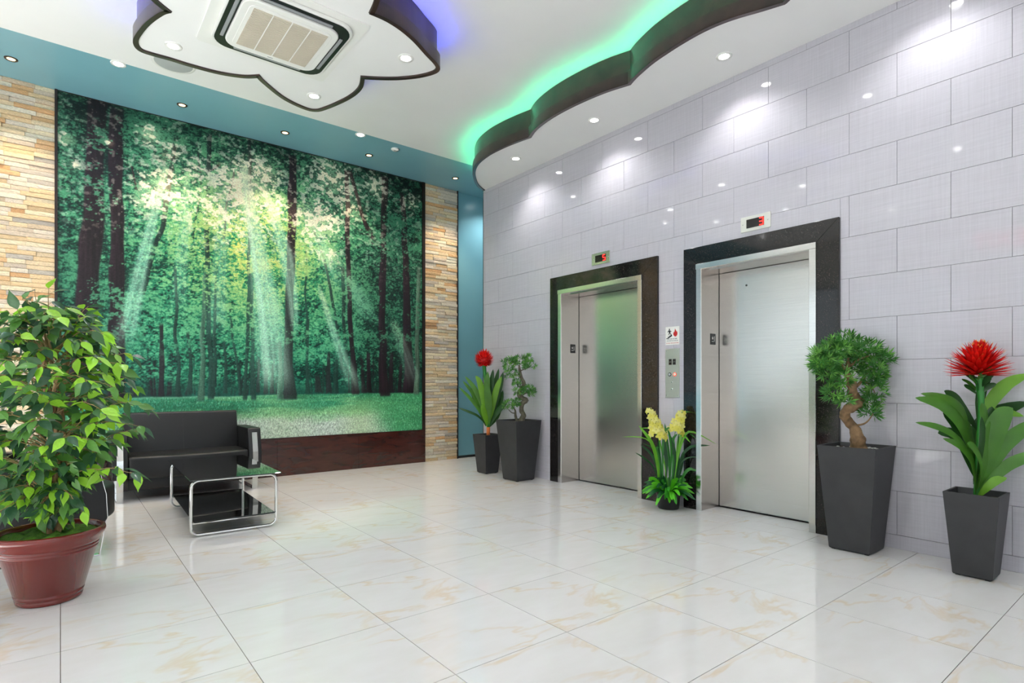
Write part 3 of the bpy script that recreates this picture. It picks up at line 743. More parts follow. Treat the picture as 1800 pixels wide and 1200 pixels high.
def plate(P, z0, z1, centre=None, wall=None):
    """Slab under a plan curve: fanned from a centre, or in strips back to a wall line."""
    n = len(P); mb = MB(); vs = []; fs = []
    Q = [(wall, y) for x, y in P] if wall is not None else [centre]
    k = len(Q)
    vs = [(x, y, z0) for x, y in P + Q] + [(x, y, z1) for x, y in P + Q]; m = n + k
    for i in range(n if wall is None else n - 1):
        j = (i + 1) % n
        if wall is None: fs += [(i, j, n), (m + j, m + i, m + n)]
        else: fs += [(i, j, n + j, n + i), (m + j, m + i, m + n + i, m + n + j)]
        fs.append((i, j, m + j, m + i))
    return mb.add(vs, fs).mesh('plate')
def lobed(lobes, n=7):
    out = []
    for lb in lobes:
        c = catmull([(x, y, 0) for x, y in lb], n)
        out += [(p.x, p.y) for p in c[:-1]]
    return out, (lobes[-1][-1])
def cove(root, P, closed, led_mat):
    ribbon(P, -.007, .004, ZS - .004, ZC - .003, closed).build('fascia', M_fasc, root)
    ribbon(P, .022, .030, ZS - .010, ZS + .092, closed).build('lower_trim', M_fasc, root)
    ribbon(P, -.004, .030, ZS - .013, ZS - .003, closed).build('trim_lip', M_fasc, root)
    ribbon(P, .008, .016, ZS + .082, ZS + .087, closed).build('led_strip', led_mat, root)

sl = [[(4.470, 6.176), (4.32, 6.085), (4.176, 5.951), (3.995, 5.722), (3.875, 5.472), (3.824, 5.194), (3.826, 4.955), (3.850, 4.748), (3.890, 4.539)],
      [(3.890, 4.539), (3.819, 4.367), (3.775, 4.139), (3.763, 3.900), (3.777, 3.654), (3.814, 3.408), (3.878, 3.193)],
      [(3.878, 3.193), (3.827, 3.079), (3.765, 2.875), (3.738, 2.709), (3.722, 2.557), (3.718, 2.390), (3.736, 2.248), (3.773, 2.123), (3.831, 1.986), (3.886, 1.841)]]
for k in range(1, 5): sl.append([(x, y - 1.352 * k) for x, y in sl[2]])
SP, last = lobed(sl); SP.append(last)
sof = thing('scalloped_soffit', 'white lowered soffit over the lifts with scalloped dark edge and green glow', 'soffit')
M_ledg = emit('led_green', (.0, 1.0, .46, 1), LED_GREEN); M_ledb = emit('led_blue', (.03, .05, 1.0, 1), LED_BLUE)
cove(sof, SP, False, M_ledg)
link('soffit_panel', plate(offset_poly(SP, -.006, False), ZS, ZC - .002, wall=XR + .004), M_white, sof)

fc = Vector((1.295, 4.334))
petA = [(.604, 4.589), (.566, 4.651), (.506, 4.833), (.467, 5.035), (.460, 5.160), (.492, 5.244), (.562, 5.256), (.689, 5.246), (.824, 5.246), (1.03, 5.224), (1.206, 5.158), (1.311, 5.066)]
petB = [(1.311, 5.066), (1.386, 5.148), (1.595, 5.313), (1.789, 5.383), (1.895, 5.368), (1.956, 5.249), (2.020, 5.039), (2.053, 4.859), (2.047, 4.699), (1.996, 4.544)]
petC = [(1.996, 4.544), (2.122, 4.463), (2.248, 4.362), (2.360, 4.234), (2.425, 4.115), (2.431, 4.040), (2.378, 3.985), (2.251, 3.912), (2.096, 3.820), (1.953, 3.759), (1.817, 3.729), (1.701, 3.729)]
def rot(pts, a):
    c, s = math.cos(a), math.sin(a); return [(fc.x + (x - fc.x) * c - (y - fc.y) * s, fc.y + (x - fc.x) * s + (y - fc.y) * c) for x, y in pts]
petD = rot(petC, -math.radians(72)); petE = rot(petC, -math.radians(144))
petD[0] = petC[-1]; petE[0] = petD[-1]; petE[-1] = petA[0]
FP, _ = lobed([petA, petB, petC, petD, petE])
fp = thing('flower_panel', 'white flower-shaped hanging ceiling panel with dark rim and blue glow', 'ceiling panel')
cove(fp, FP[::-1], True, M_ledb)
link('panel_face', plate(offset_poly(FP[::-1], -.006, True), ZS, ZC - .002, centre=(fc.x, fc.y)), M_white, fp)

# air conditioner cassette
def rsq(h, r, n=6, cx=0, cy=0):
    out = []
    for sx, sy, a0 in ((1, 1, 0), (-1, 1, 90), (-1, -1, 180), (1, -1, 270)):
        for k in range(n + 1):
            a = math.radians(a0 + 90 * k / n); out.append((cx + sx * (h - r) + r * math.cos(a), cy + sy * (h - r) + r * math.sin(a)))
    return out
ac = thing('air_conditioner', 'square white ceiling air conditioner in the middle of the flower panel', 'air conditioner', (1.285, 4.345, ZS))
MB().prism(rsq(.485, .03), -.010, 0).build('cover_plate', M_white_pl, ac)
MB().prism(rsq(.415, .125), -.034, -.010).build('body_ring', M_white_pl, ac, False, .006, 2)
MB().prism(rsq(.398, .118), -.038, -.030).build('air_slot', M_black, ac)
M_louv = pm('louver_grey', srgb(150, 152, 155), .4, var=.05)
for k in range(4):
    o = MB().box(-.25, .25, .345, .368, -.046, -.036).build('louver', M_louv, ac, False, .003, 1); o.rotation_euler = (0, 0, k * math.pi / 2)
MB().prism(rsq(.332, .095), -.055, -.030).build('front_panel', M_white_pl, ac, False, .008, 2)
MB().prism(rsq(.285, .05), -.060, -.054).build('grille_frame', M_white_pl, ac, False, .003, 1)
MB().box(-.256, .256, -.256, .256, -.0605, -.055).build('grille_back', M_cream_pl, ac)
for k in range(4):
    mb = MB(); x0 = -.256 + k * .129
    for j in range(34):
        y = -.252 + j * .0150; mb.box(x0, x0 + .122, y, y + .0085, -.066, -.0600)
    mb.build('grille_section', M_cream_pl, ac)
for k in range(3): MB().box(-.134 + k * .129, -.127 + k * .129, -.256, .256, -.0668, -.060).build('grille_bar', M_white_pl, ac)
MB().box(-.02, .02, .297, .303, -.0565, -.0548).build('badge', M_louv, ac)

# recessed lights
M_lensw = emit('lamp_white', (1.0, .985, .96, 1), 28.0); M_lensy = emit('lamp_warm', (1.0, .74, .42, 1), 3.0)
M_bronze = pm('bronze_trim', srgb(70, 58, 50), .35, .6, var=.1)
def downlight(label, x, y, z, warm=False, group=None, power=None, size=None, aim=None):
    r = .042 if warm else .052
    root = thing('downlight', label, 'ceiling light', (x, y, z), 0, group)
    MB().lathe([(r * .72, -.001), (r * .80, -.006), (r * 1.15, -.006), (r * 1.18, 0)], n=28).build('trim_ring', M_bronze if warm else M_white_pl, root, True)
    MB().lathe([(0, -.0035), (r * .74, -.0035)], n=28).build('lens', M_lensy if warm else M_lensw, root)
    ld = bpy.data.lights.new('lamp_beam', 'SPOT'); ld.energy = power or (WARM_W if warm else SPOT_W)
    ld.color = (1.0, .80, .56) if warm else (.985, .99, 1.0)
    ld.spot_size = math.radians(size or (84 if warm else 128)); ld.spot_blend = .55 if warm else .7; ld.shadow_soft_size = .035
    lo = bpy.data.objects.new('lamp_beam', ld); COL.objects.link(lo); lo.parent = root; lo.location = (0, 0, -.012)
    if aim: lo.rotation_euler = aim
    return root
downlight('warm downlight in blue ceiling above the left stone strip', -.345, 6.74, ZC, True)
downlight('first warm downlight over the mural from the left stone strip', .99, 6.74, ZC, True)
downlight('second warm downlight over the mural, above its middle', 2.03, 6.74, ZC, True)
downlight('third warm downlight over the mural, near the smoke detector', 3.065, 6.74, ZC, True)
downlight('warm downlight in blue ceiling above the right stone strip', 4.36, 6.73, ZC, True)
downlight('white downlight on blue and white ceiling edge beside the round speaker', .41, 6.235, ZC)
downlight('white downlight on blue and white ceiling edge near the smoke detector', 2.735, 6.245, ZC)
downlight('white soffit downlight farthest along the tiled wall', 4.13, 5.09, ZS)
downlight('white soffit downlight above the farther lift', 4.135, 3.86, ZS)
downlight('white soffit downlight above the nearer lift', 4.138, 2.46, ZS)
downlight('white soffit downlight past the nearer lift, out of view above', 4.138, 1.12, ZS)
downlight('white soffit downlight closest to the entrance', 4.138, -.22, ZS)
downlight('white downlight in left petal of the flower panel, by the speaker', .683, 5.05, ZS)
downlight('white downlight in lowest petal of the flower panel', 1.80, 5.13, ZS)
downlight('white downlight in right petal of the flower panel', 2.165, 4.07, ZS)
downlight('white downlight in the flower petal nearest the entrance', 1.30, 3.42, ZS)
downlight('white downlight in the flower petal nearest the windows', .43, 4.05, ZS)
for x, y, w in [(-1.9, 5.6, 'beside the far end of the left windows'), (-1.9, 3.4, 'beside the middle left window'), (-1.9, 1.0, 'beside the left window level with the camera'), (2.6, 2.2, 'between the nearer lift and the camera'),
                (.3, 2.0, 'between the flower panel and the camera'), (2.6, .2, 'right of the camera'), (.3, -.4, 'straight above the camera'), (1.4, -2.4, 'just inside the glazed entrance'), (-1.6, -2.0, 'in the corner by the glazed entrance')]:
    downlight('white ceiling downlight ' + w + ', out of view', x, y, ZC, group='added ceiling lights on the entrance side')  # unseen lamps at guessed spots, put in for illumination
downlight('white downlight in corridor behind the tiled wall', 5.25, 6.75, ZC, power=60)

sp = thing('ceiling_speaker', 'round white ceiling speaker half hidden behind the flower panel', 'speaker', (.80, 5.90, ZC))
M_spk = pm('speaker_mesh', srgb(176, 180, 180), .6, var=.05, bump=.3, bscale=400)
MB().lathe([(.175, 0), (.175, -.008), (.160, -.012), (.152, -.010)], n=40).build('speaker_ring', M_white_pl, sp, True)
MB().lathe([(.153, -.009), (.10, -.018), (.05, -.020), (0, -.021)], n=40).build('speaker_grille', M_spk, sp, True)
sd = thing('smoke_detector', 'small white disc detector on the blue ceiling', 'smoke detector', (3.235, 6.36, ZC))
MB().lathe([(.048, 0), (.048, -.010), (.040, -.018), (0, -.020)], n=28).build('detector_body', M_white_pl, sd, True)
MB().lathe([(0, -.0225), (.012, -.0215), (.014, -.018)], n=16).build('sensor_dome', M_louv, sd, True)

# ------------------------------------------------------------------ seating and table
def strip_yz(path, x0, x1, t):
    """Flat bar of width x0..x1 following a path in the yz plane, thickness t to the right of travel."""
    n = len(path); A = [Vector(p) for p in path]; vs = []; fs = []
    for i in range(n):
        d = (A[min(i + 1, n - 1)] - A[max(i - 1, 0)]).normalized(); nn = Vector((d.y, -d.x))
        p, q = A[i], A[i] + nn * t
        vs += [(x0, p.x, p.y), (x1, p.x, p.y), (x1, q.x, q.y), (x0, q.x, q.y)]
    for i in range(n - 1):
        a, b = i * 4, i * 4 + 4
        for k in range(4): fs.append((a + k, a + (k + 1) % 4, b + (k + 1) % 4, b + k))
    fs += [(0, 1, 2, 3), ((n-1)*4+3, (n-1)*4+2, (n-1)*4+1, (n-1)*4)]
    return MB().add(vs, fs)
def seat_unit(name, label, cat, loc, rz, W, seams):
    """Boxy leather seat: local front faces -y, origin on the floor under the arm tops' front edge."""
    root = thing(name, label, cat, loc, rz); D = .62; aw = .128; hw = W / 2
    arm = [(0, .645), (.015, .655), (D - .05, .655), (D, .640), (D, .215), (-.040, .215), (-.060, .245), (-.052, .40)]
    for s in (-1, 1):
        x0, x1 = (-hw, -hw + aw) if s < 0 else (hw - aw, hw)
        o = MB().prism(arm, x0, x1, 'x').build('armrest', M_leather, root, True, .016, 3)
        cx = (x0 + x1) / 2
        strip_yz([(-.0065, .605), (-.0535, .40), (-.0605, .25)], cx - .026, cx + .026, .0032).build('chrome_plate', M_chrome, o)
        lg = MB().prism([(-.061, .252), (-.055, .252), (-.018, .008), (D - .07, .008), (D - .07, .214), (D - .058, .214), (D - .058, 0), (-.025, 0)], cx - .027, cx + .027, 'x')
        lg.build('sled_leg', M_chrome, root, False, .0015, 1)
    iw = hw - aw + .002
    # seat block with bowed front edge
    n = 24; pts = []
    for k in range(n + 1):
        x = -iw + 2 * iw * k / n; pts.append((x, -.045 - .075 * (1 - (x / iw) ** 2)))
    pts += [(iw, .50), (-iw, .50)]
    MB().prism(pts, .215, .430).build('seat', M_leather, root, True, .022, 3)
    MB().box(-iw, iw, .0, .56, .105, .214).build('base_rail', M_leather, root, True, .008, 2)
    # reclined back cushion(s)
    back = [(.42, .425), (.505, .815), (.515, .828), (.60, .828), (.612, .80), (.600, .23), (.42, .23)]
    bk = MB().prism(back, -iw, iw, 'x').build('backrest', M_leather, root, True, .016, 3)
    for k in range(seams):                              # stitched seam down the middle
        MB().prism([(.4195, .44), (.5035, .812), (.512, .8285), (.598, .8285), (.598, .827), (.513, .826), (.506, .808), (.423, .44)], -.0016, .0016, 'x').build('seam', M_black, bk)
    return root
sofa = seat_unit('leather_sofa', 'black leather two-seat sofa with chrome legs under the mural', 'sofa', (1.036, 6.50, 0), 0, 1.325, 1)
MB().box(-.545, -.541, .50, .535, .69, .775).build('care_tag', pm('red_tag', srgb(206, 70, 40), .6, var=.2), sofa)
seat_unit('leather_armchair', 'black leather armchair with chrome sled legs behind the ficus pot', 'armchair', (.182, 4.925, 0), math.pi / 2, .74, 0)

def loop_tube(name, x0, x1, z0, z1, y, r, tr, parent):
    pts = []
    for cx, cz, a0 in ((x1 - r, z1 - r, 0), (x0 + r, z1 - r, 90), (x0 + r, z0 + r, 180), (x1 - r, z0 + r, 270)):
        for k in range(8):
            a = math.radians(a0 + 90 * k / 7); pts.append((cx + r * math.cos(a), y, cz + r * math.sin(a)))
    return MB().tube(pts, tr, 10, closed=True).build(name, M_chrome, parent, True)
M_glass_t = glass('smoked_glass', (.16, .19, .18, 1), (1, 1, 1, 1), 1.62)
tb = thing('coffee_table', 'low coffee table of smoked glass shelves on chrome tube frame', 'coffee table', (1.064, 5.30, 0), math.radians(-1.7))
for y in (-.60, .60):
    loop_tube('leg_loop', -.298, .298, .011, .412, y, .055, .0115, tb)
    MB().tube([(-.298, y, .098), (.298, y, .098)], .0075, 8).build('shelf_bar', M_chrome, tb, True)
MB().box(-.318, .318, -.685, .685, .424, .433).build('glass_top', M_glass_t, tb, False, .002, 1)
MB().box(-.284, .284, -.615, .615, .1065, .114).build('glass_shelf', M_glass_t, tb, False, .002, 1)
for x in (-.2, .2):
    for y in (-.60, .60):
        MB().lathe([(0, .4225), (.016, .4225), (.016, .4235), (0, .4235)], x, y, 12).build('rubber_pad', M_black, tb)

# ------------------------------------------------------------------ signs and fittings on the tiled wall
M_red = emit('digit_red', (1.0, .02, .015, 1), 5.0); M_digoff = pm('display_black', srgb(24, 18, 18), .2, var=.1)
SEG = {'5': 'afgcd', '3': 'abgcd'}
def indicator(label, y, z, digit, mat, w=.256, h=.125):
    root = thing('floor_indicator', label, 'display', (XR, y, z))
    MB().box(-.008, -.0005, -w / 2, w / 2, -h / 2, h / 2).build('face_plate', mat, root, False, .0015, 1)
    d = MB().box(-.0095, -.0078, -.074, .077, -.036, .036).build('display_window', M_digoff, root)
    cy, s, t = -.050, .016, .0042        # digit centre (to the viewer's right), half width, half stroke
    seg = {'a': (-s, s, .028 - t, .028 + t), 'g': (-s, s, -t, t), 'd': (-s, s, -.028 - t, -.028 + t),
           'f': (s - t, s + t, 0, .028), 'e': (s - t, s + t, -.028, 0), 'b': (-s - t, -s + t, 0, .028), 'c': (-s - t, -s + t, -.028, 0)}
    mb = MB()
    for k in SEG[digit]:
        a, b, c, e = seg[k]; mb.box(-.0104, -.0096, cy + a, cy + b, c, e)
    mb.build('lit_digit', M_red, d)
    for yy in (-w / 2 + .022, w / 2 - .022):
        o = MB().lathe([(0, .002), (.005, .0015), (.006, 0)], n=10).build('screw', M_chrome, root, True); o.location = (-.008, yy, 0); o.rotation_euler = (0, -math.pi / 2, 0)
    return root
indicator('steel floor display above the farther lift, red digit five', 4.08, 2.459, '5', M_steel2)
M_ivory = pm('ivory_plate', srgb(214, 214, 206), .4, var=.02)
indicator('ivory floor display above the nearer lift, red digit three', 2.375, 2.458, '3', M_ivory)

cp = thing('call_panel', 'tall steel call-button plate between the two lift doors', 'call panel', (XR, 3.185, 1.229))
M_panel = brushed('panel_steel', (.56, .58, .53, 1), .35)
MB().box(-.005, -.0005, -.078, .078, -.229, .229).build('face_plate', M_panel, cp, False, .0015, 1)
for yy in (.022, -.022):
    w_ = MB().box(-.007, -.005, yy - .016, yy + .016, .078, .132).build('arrow_window', M_digoff, cp)
    MB().box(-.0075, -.007, yy - .011, yy + .011, .104, .106).build('divider', M_panel, w_)
def disc(name, r, t, mat, parent, y, z, x=-.005, dome=0.):
    o = MB().lathe([(r, 0), (r, t), (r * .8, t + dome), (0, t + dome * 1.3)], n=20).build(name, mat, parent, True)
    o.rotation_euler = (0, -math.pi / 2, 0); o.location = (x, y, z); return o
for yy, lit in ((.028, False), (-.028, True)):
    d = disc('call_button', .018, .003, emit('button_ring_red', (1, .12, .06, 1), 1.2) if lit else M_black, cp, yy, -.012)
    disc('button_cap', .012, .005, M_white_pl if lit else pm('grey_cap', srgb(190, 196, 204), .3), d, 0, 0, 0, .001).rotation_euler = (0, 0, 0)
for zz in (-.086, -.150):
    d = disc('key_switch', .010, .004, M_chrome, cp, 0, zz, dome=.001)
    MB().box(-.001, .001, -.006, .006, .004, .0056).build('key_slot', M_black, d)
for yy in (-.062, .062):
    for zz in (-.208, .208): disc('screw', .005, .001, M_chrome, cp, yy, zz, dome=.0008)

sg = thing('fire_exit_sign', 'small white fire-stairs notice with red flame above the call plate', 'sign', (XR, 3.185, 1.579))
MB().box(-.003, -.0005, -.076, .076, -.085, .085).build('sign_plate', M_white_pl, sg)
M_ink = pm('ink_black', srgb(24, 26, 34), .5); M_inkr = pm('ink_red', srgb(190, 34, 34), .5); M_inkb = pm('ink_navy', srgb(56, 66, 96), .5)
def flat(name, polys, mat):
    mb = MB()
    for P in polys: mb.prism([(-p, q) for p, q in P], -.0038, -.003, 'x')     # x to the viewer's right
    return mb.build(name, mat, sg)
flat('running_figure', [[(-.040, .062), (-.033, .069), (-.026, .064), (-.028, .055), (-.037, .054)],
     [(-.044, .052), (-.026, .053), (-.020, .030), (-.038, .028)], [(-.044, .052), (-.056, .036), (-.051, .033), (-.040, .046)],
     [(-.026, .052), (-.010, .040), (-.013, .035), (-.028, .046)], [(-.036, .030), (-.044, .010), (-.037, .008), (-.028, .028)],
     [(-.028, .030), (-.012, .018), (-.014, .002), (-.021, .004), (-.019, .015), (-.031, .024)],
     [(-.066, -.030), (-.066, -.020), (-.050, -.020), (-.050, -.008), (-.034, -.008), (-.034, .002), (-.018, .002), (-.018, .010), (-.004, .010), (-.004, -.004), (-.040, -.022)]], M_ink)
flat('flame', [[(.030, -.010), (.012, .004), (.010, .022), (.018, .038), (.020, .028), (.026, .044), (.030, .066), (.040, .046), (.044, .034), (.050, .042), (.056, .020), (.052, .004), (.042, -.008)]], M_inkr)
for body, z, sz, mt in (('IN CASE OF FIRE', -.030, .0145, M_inkb), ('USE STAIRWAYS FOR EXIT', -.047, .0108, M_inkb), ('DO NOT USE ELEVATORS', -.069, .0118, M_inkr)):
    on_wall(text_mesh('sign_lettering', body, sz, mt, sg), -.0034, 0, z)

ex = thing('exit_sign', 'red lettered exit sign high on the window wall', 'sign', (XL, 2.25, 3.50))
MB().box(.0005, .05, -.36, .36, -.19, .19).build('sign_box', M_white_pl, ex, False, .004, 1)
t_ = text_mesh('sign_lettering', 'EXIT', .34, emit('exit_red', (1, .03, .03, 1), 3.0), ex, .002)
t_.matrix_local = Matrix.Translation((.0525, 0, 0)) @ Matrix(((0, 0, 1), (1, 0, 0), (0, 1, 0))).to_4x4()

# ------------------------------------------------------------------ plants
def LV(s, d, z): return Vector((s * RX + d * FX, s * RY + d * FY, z))      # s across the view, d away from it
def leafmat(name, c, rough=.38, var=.22):
    return pm(name, srgb(*c), rough, var=var, scale=9, trans=tuple(min(1, v * 1.6) for v in srgb(*c)[:3]) + (1,))
FIC = [leafmat('ficus_dark', (62, 100, 60), .3), leafmat('ficus_mid', (88, 136, 62), .3), leafmat('ficus_deep', (50, 86, 60), .28), leafmat('ficus_lime', (148, 200, 58), .32)]
M_bark = pm('ficus_bark', srgb(168, 132, 96), .8, var=.3, scale=18, bump=.5, bscale=40, stretch=(1, 1, .25))
M_twig = pm('ficus_twig', srgb(150, 128, 84), .7, var=.2)
M_moss = pm('moss', srgb(72, 112, 26), .95, var=.55, scale=24, bump=.9, bscale=90)
M_glaze = pm('red_glaze', srgb(108, 32, 27), .2, var=.08, scale=5, coat=.35)

def ficus():
    r = random.Random(21)
    root = thing('potted_ficus', 'bushy ficus tree in a glazed red-brown pot, nearest plant on the left', 'potted plant', (-.045, 3.84, 0))
    pot = MB().lathe([(.0, .004), (.128, .004), (.133, 0), (.139, .004), (.143, .022), (.139, .025), (.144, .028), (.149, .046), (.1445, .049), (.150, .053),
                      (.203, .256), (.2085, .258), (.2095, .268), (.2055, .271), (.2125, .274), (.2145, .286), (.210, .289), (.218, .292), (.221, .302), (.226, .318), (.238, .330), (.244, .346), (.240, .362), (.230, .368), (.220, .362), (.214, .340), (.206, .30)], n=56)
    pot.build('pot', M_glaze, root, True)
    mo = MB(); n = 40; rings = 9; vs = [(0, 0, .352)]; fs = []
    for i in range(1, rings + 1):
        for k in range(n):
            a = 2 * math.pi * k / n; rr = .213 * i / rings
            z = .350 + .016 * math.sin(3 * a + 2 * i) * (i / rings) * (1 - i / rings) * 3 + .006 * math.sin(7 * a + i) - .012 * (i / rings) ** 3
            vs.append((rr * math.cos(a), rr * math.sin(a), z))
    for k in range(n): fs.append((0, 1 + k, 1 + (k + 1) % n))
    for i in range(rings - 1):
        for k in range(n):
            a, b = 1 + i * n + k, 1 + i * n + (k + 1) % n; fs.append((a, b, b + n, a + n))
    mo.add(vs, fs).build('moss', M_moss, root, True)
    trunk_top = 1.30
    for q in range(5):                                  # braided stems
        pts = []; rad = []
        for i in range(26):
            t = i / 25; a = q * 2 * math.pi / 5 + t * 5.2; rr = .026 + .010 * math.sin(t * 9 + q) * .4 + (0 if t < .75 else (t - .75) * .25)
            pts.append(LV(.012 + rr * math.cos(a) + .02 * math.sin(t * 3), rr * math.sin(a), .345 + (trunk_top - .345) * t)); rad.append(.0155 * (1 - .55 * t))
        MB().tube(pts, rad, 8).build('stem', M_bark, root, True)
    for q in range(2):                                  # thin winding vine around the stems
        pts = [LV(.012 + .043 * math.cos(q * 2.6 + t * .42), .043 * math.sin(q * 2.6 + t * .42), .35 + t * .016) for t in range(22)]
        MB().tube(pts, .006, 6).build('vine', M_twig, root, True)
    # leaf meshes
    leaf = []
    for v in range(5):
        rr = random.Random(v); L = 1.; W = .44 + .06 * v / 4; dr = .10 + .10 * rr.random()
        prof = [(0, .02), (.09, .44), (.24, .90), (.40, 1.), (.58, .80), (.76, .40), (.90, .12), (1.0, .0)]
        pts = [(0, -x * L, -dr * x * x + .06 * x) for x, w in prof]
        leaf.append(MB().blade(pts, [max(w * W, .012) for x, w in prof], (1, 0, 0), .28))
    LM = [[], [], [], []]
    for ci in range(4):
        for v in range(5):
            me = leaf[v].mesh('leaf', True); me.materials.append(FIC[ci]); LM[ci].append(me)
    spots = []; tw = MB()
    def add_leaf(p, out, size):
        down = Vector((0, 0, -1)); dirv = (out * r.uniform(.5, 1.1) + down * r.uniform(.15, .95) + Vector((r.gauss(0, .35), r.gauss(0, .35), r.gauss(0, .2)))).normalized()
        up = (Vector((0, 0, 1)) * .8 - Vector((FX, FY, 0)) * .45 + out * .35 + Vector((r.gauss(0, .35), r.gauss(0, .35), r.gauss(0, .3))))
        z = (up - dirv * up.dot(dirv)).normalized(); y = -dirv; x = y.cross(z)
        M = Matrix((x, y, z)).transposed().to_4x4(); M.translation = p
        spots.append((p, M @ Matrix.Diagonal((size, size, size, 1))))
    def twig(a, b, n, sag=.06, l0=.074, l1=.106):
        A, B = Vector(a), Vector(b); m = 9; pts = []
        for i in range(m + 1):
            t = i / m; p = A.lerp(B, t); p.z += .10 * math.sin(math.pi * t) * (B - A).length - sag * t * t
            p += Vector((r.gauss(0, .004), r.gauss(0, .004), r.gauss(0, .004))); pts.append(p)
        tw.tube(pts, lerp_list([.0042, .0012], m + 1), 5)
        side = 1
        for k in range(n):
            t = .30 + .70 * (k + r.random() * .7) / n; i = min(int(t * m), m - 1); p = pts[i].lerp(pts[i + 1], t * m - i)
            d = (pts[min(i + 1, m)] - pts[max(i - 1, 0)]).normalized(); s = d.cross(Vector((0, 0, 1))).normalized() * side; side = -side
            pet = p + (s * .6 + d * .5).normalized() * r.uniform(.012, .028) + Vector((0, 0, r.uniform(-.008, .006)))
            tw.tube([p, pet], .0009, 4, cap=False); add_leaf(pet, (d * .7 + s * .8).normalized(), r.uniform(l0, l1))
        add_leaf(pts[-1], (pts[-1] - pts[-3]).normalized(), r.uniform(l0, l1))
    def prof(z):                                        # crown radius by height
        return float(np.interp(z, [.50, .62, .80, .98, 1.15, 1.32, 1.48, 1.60, 1.68], [.24, .34, .40, .45, .46, .42, .31, .20, .06]))
    for q in range(180):
        z = .52 + 1.10 * ((q + r.random()) / 180); a = q * 2.399 + r.uniform(-.3, .3); R = prof(z) * (r.uniform(.45, .8) if q % 3 == 0 else r.uniform(.72, 1.0))
        z0 = max(.55, min(1.30, z - .10 - .22 * r.random()))
        ca, sa = math.cos(a), math.sin(a)
        if ca > -.15 and z < .98: R *= float(np.interp(z, [.5, .70, .86, .98], [.28, .40, .72, 1.0]))
        twig(LV(.012 + .02 * ca, .02 * sa, z0), LV(.012 + R * ca, R * sa * .92, z - .03), r.choice((7, 8, 9)))
    for q in range(10):
        a = q * 2.399; twig(LV(.01, 0, 1.25), LV(.01 + .16 * math.cos(a) * r.random(), .16 * math.sin(a), 1.48 + .20 * r.random()), 6, 0)
    twig(LV(.03, -.02, .60), LV(.50, -.06, .69), 13, .02); twig(LV(.03, -.03, .60), LV(.26, -.12, .53), 7, .04)
    twig(LV(-.02, -.02, .62), LV(-.30, -.14, .46), 9, .10)
    tw.build('twigs', M_twig, root, True)
    near = sorted(spots, key=lambda s: s[0].x * FX + s[0].y * FY)
    lime = lambda p: r.random() < (.20 + (.25 if (p.x * RX + p.y * RY) > .22 else 0))
    rest = {}
    for i, (p, M) in enumerate(near):
        ci = 3 if lime(p) else r.choice((0, 0, 1, 2, 2, 1)); me = r.choice(LM[ci])
        if i < 300:
            o = link('leaf', me, None, root); o.matrix_local = M
        else:
            mb = rest.setdefault(ci, MB()); mb.add([M @ v.co for v in me.vertices], [tuple(f.vertices) for f in me.polygons])
    allm = MB(); idx = []
    for ci, mb in rest.items(): allm.add(mb.v, mb.f); idx += [ci] * len(mb.f)
    me = bpy.data.meshes.new('foliage'); me.from_pydata(allm.v, [], allm.f)
    for m in FIC: me.materials.append(m)
    me.polygons.foreach_set('material_index', idx); me.polygons.foreach_set('use_smooth', [True] * len(idx))
    tag(link('foliage', me, None, root), kind='stuff')
ficus()

def square_pot(root, top, bot, h, fill, fill_mat):
    t, b = top / 2, bot / 2; w = .012
    mb = MB(); vs = []; fs = []
    for s, z in ((b, .006), (b + .004, .012), (t, h), (t - w, h), (t - w - .012, h - .06)):
        vs += [(-s, -s, z), (s, -s, z), (s, s, z), (-s, s, z)]
    for i in range(4):
        for k in range(4): fs.append((i * 4 + k, i * 4 + (k + 1) % 4, i * 4 + 4 + (k + 1) % 4, i * 4 + 4 + k))
    fs += [(0, 1, 2, 3)]
    mb.add(vs, fs).build('pot', M_pot, root, False, .002, 1)
    for sx in (-1, 1):
        for sy in (-1, 1): MB().box(sx * (b - .02) - .012, sx * (b - .02) + .012, sy * (b - .02) - .012, sy * (b - .02) + .012, 0, .0065).build('foot', M_black, root)
    s = t - w - .010; n = 8; rr = random.Random(3); vs = []; fs = []
    for i in range(n + 1):
        for j in range(n + 1): vs.append((-s + 2 * s * i / n, -s + 2 * s * j / n, fill + rr.uniform(-.006, .006)))
    for i in range(n):
        for j in range(n): a = i * (n + 1) + j; fs.append((a, a + 1, a + n + 2, a + n + 1))
    MB().add(vs, fs).build('soil', fill_mat, root)

STRAP = [leafmat('strap_green', (74, 124, 42), .4), leafmat('strap_deep', (40, 78, 34), .4), leafmat('strap_light', (112, 164, 48), .4)]
def strap(root, name, pts, w, mat, fold=.22, n=4, xmax=None):
    P = catmull(pts, n); m = len(P)
    if xmax is not None:
        for p in P:
            if p.x > xmax: e = p.x - xmax; p.x -= e; p.y -= e * FY / FX
    ws = [w * max(.04, float(np.interp(i / (m - 1), [0, .12, .35, .6, .8, .93, 1], [.26, .52, .9, 1, .8, .38, .03]))) for i in range(m)]
    t = (P[-1] - P[0]).normalized(); rv = (hash(tuple(round(c, 3) for c in P[-1])) % 100) / 100 - .5
    face = Vector((-FX, -FY, .75)) + Vector((RX, RY, 0)) * rv * .7                      # leaf faces lean to the light and the room
    side = t.cross(face)
    if side.length < .05: side = Vector((RX, RY, 0))
    return MB().blade(P, ws, side, fold).build(name, mat, root, True)

PETAL = [pm('petal_red', srgb(206, 14, 14), .45, var=.2), pm('petal_scarlet', srgb(226, 28, 18), .45, var=.2)]
M_ptip = pm('petal_tip', srgb(246, 160, 60), .5, var=.15)
M_stem = pm('green_stem', srgb(44, 128, 44), .4, var=.15)

